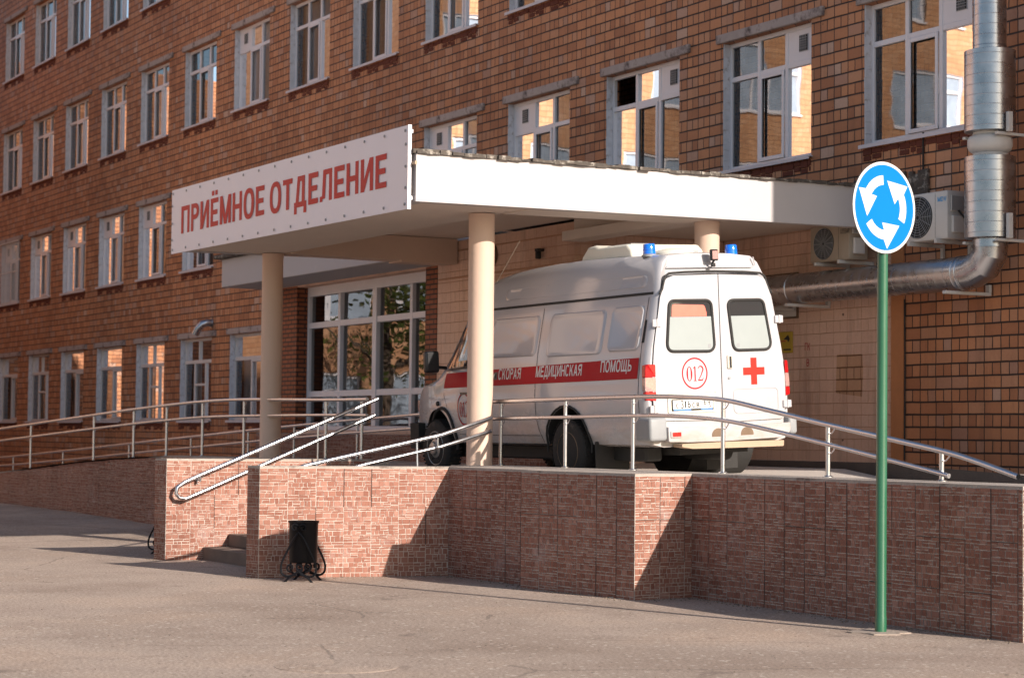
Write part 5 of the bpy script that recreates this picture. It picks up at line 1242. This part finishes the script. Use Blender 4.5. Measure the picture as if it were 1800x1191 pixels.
# ------------------------------------------------------------------ the block opposite (seen mirrored in the windows)
WX = -29.
wg = thing('opposite_block', 'sunlit orange hospital wing mirrored in the facade windows, outside the frame', 'building', (WX, -30, 0))
bm = bmesh.new(); wh = []
for r in (0, 1, 2, 3, 4):
    for k in range(13): wh.append((-9.-3.2*k-2., -9.-3.2*k, 1.3+3.3*r, 1.3+3.3*r+1.8))
holed_wall(bm, -52., -7.5, -.2, 17.6, wh, lambda y, z: (WX, y, z))
for q in (((WX, -7.5, -.2), (WX-13, -7.5, -.2), (WX-13, -7.5, 17.6), (WX, -7.5, 17.6)), ((WX, -52, 17.6), (WX, -7.5, 17.6), (WX-13, -7.5, 17.6), (WX-13, -52, 17.6)), ((WX-13, -52, -.2), (WX, -52, -.2), (WX, -52, 17.6), (WX-13, -52, 17.6))):
    bm.faces.new([bm.verts.new(p) for p in q])
link('wall', bm, M['tile_wing'], wg, 0, False)
bm = bmesh.new(); bx(bm, -.16, -.14, 0, 2., 0, 1.8); wmesh('wing_pane', bm, plain('blue grey reflecting glass', (.30, .36, .44), .12, var=.5, scale=1.2))
bm = bmesh.new()
for a, b_, c, d in ((0, .08, 0, 1.8), (1.92, 2., 0, 1.8), (.08, 1.92, 0, .08), (.08, 1.92, 1.72, 1.8), (.95, 1.05, .08, 1.72), (.08, .95, 1.2, 1.28)): bx(bm, -.14, -.07, a, b_, c, d)
bx(bm, -.12, .08, -.05, 2.05, -.06, 0); wmesh('wing_frame', bm, M['pvc'])
for y0, y1, z0, z1 in wh:
    wo = mob('window', WF['wing_pane'], wg, (WX, y0, z0)); mob('frame', WF['wing_frame'], wo)
# trees in front of it
def tree(x, y, h, r, seed, label):
    t = thing('deciduous_tree', label, 'tree', (x, y, 0), group='trees in front of the opposite block'); rn = random.Random(seed)
    b = bmesh.new(); tube(b, [(x, y, -.1), (x+.05, y, h*.3), (x-.05, y+.1, h*.6), (x, y, h*.9)], [.20, .15, .10, .03], 10)
    for k in range(9):
        a = rn.uniform(0, 2*pi); z = h*rn.uniform(.35, .7); e = Vector((x+r*.8*cos(a), y+r*.8*sin(a), z+h*.2)); tube(b, [(x, y, z), (x+(e.x-x)*.5, y+(e.y-y)*.5, z+h*.12), e], [.06, .04, .012], 6)
    link('trunk', b, M['bark'], t)
    b = bmesh.new(); cl = [(Vector((rn.gauss(0, .45), rn.gauss(0, .45), rn.gauss(0, .42))), rn.uniform(.18, .38)) for k in range(34)]
    for c, cr in cl:
        for k in range(60):
            p = c+Vector((rn.gauss(0, 1), rn.gauss(0, 1), rn.gauss(0, 1)))*cr*.5; q = Vector((x+p.x*r, y+p.y*r, h*.68+p.z*h*.34)); s = rn.uniform(.05, .11)
            d1_ = Vector((rn.gauss(0, 1), rn.gauss(0, 1), rn.gauss(0, 1))).normalized(); d2_ = d1_.orthogonal().normalized()
            b.faces.new([b.verts.new(q+v) for v in (d1_*s, d2_*s*.6, -d1_*s, -d2_*s*.6)])
    link('crown', b, M['leaf'], t, 0, False)
tree(-20.5, -9.8, 6.4, 1.95, 1, 'broad leafy tree outside the frame, nearest to the ramp and mirrored in the lobby glass')
tree(-24.6, -9.9, 6.8, 2.2, 4, 'tall leafy tree outside the frame, close to the near end of the opposite wing')
tree(-25.0, -19.5, 6.0, 2.0, 2, 'smaller leafy tree outside the frame near the middle of the opposite wing')
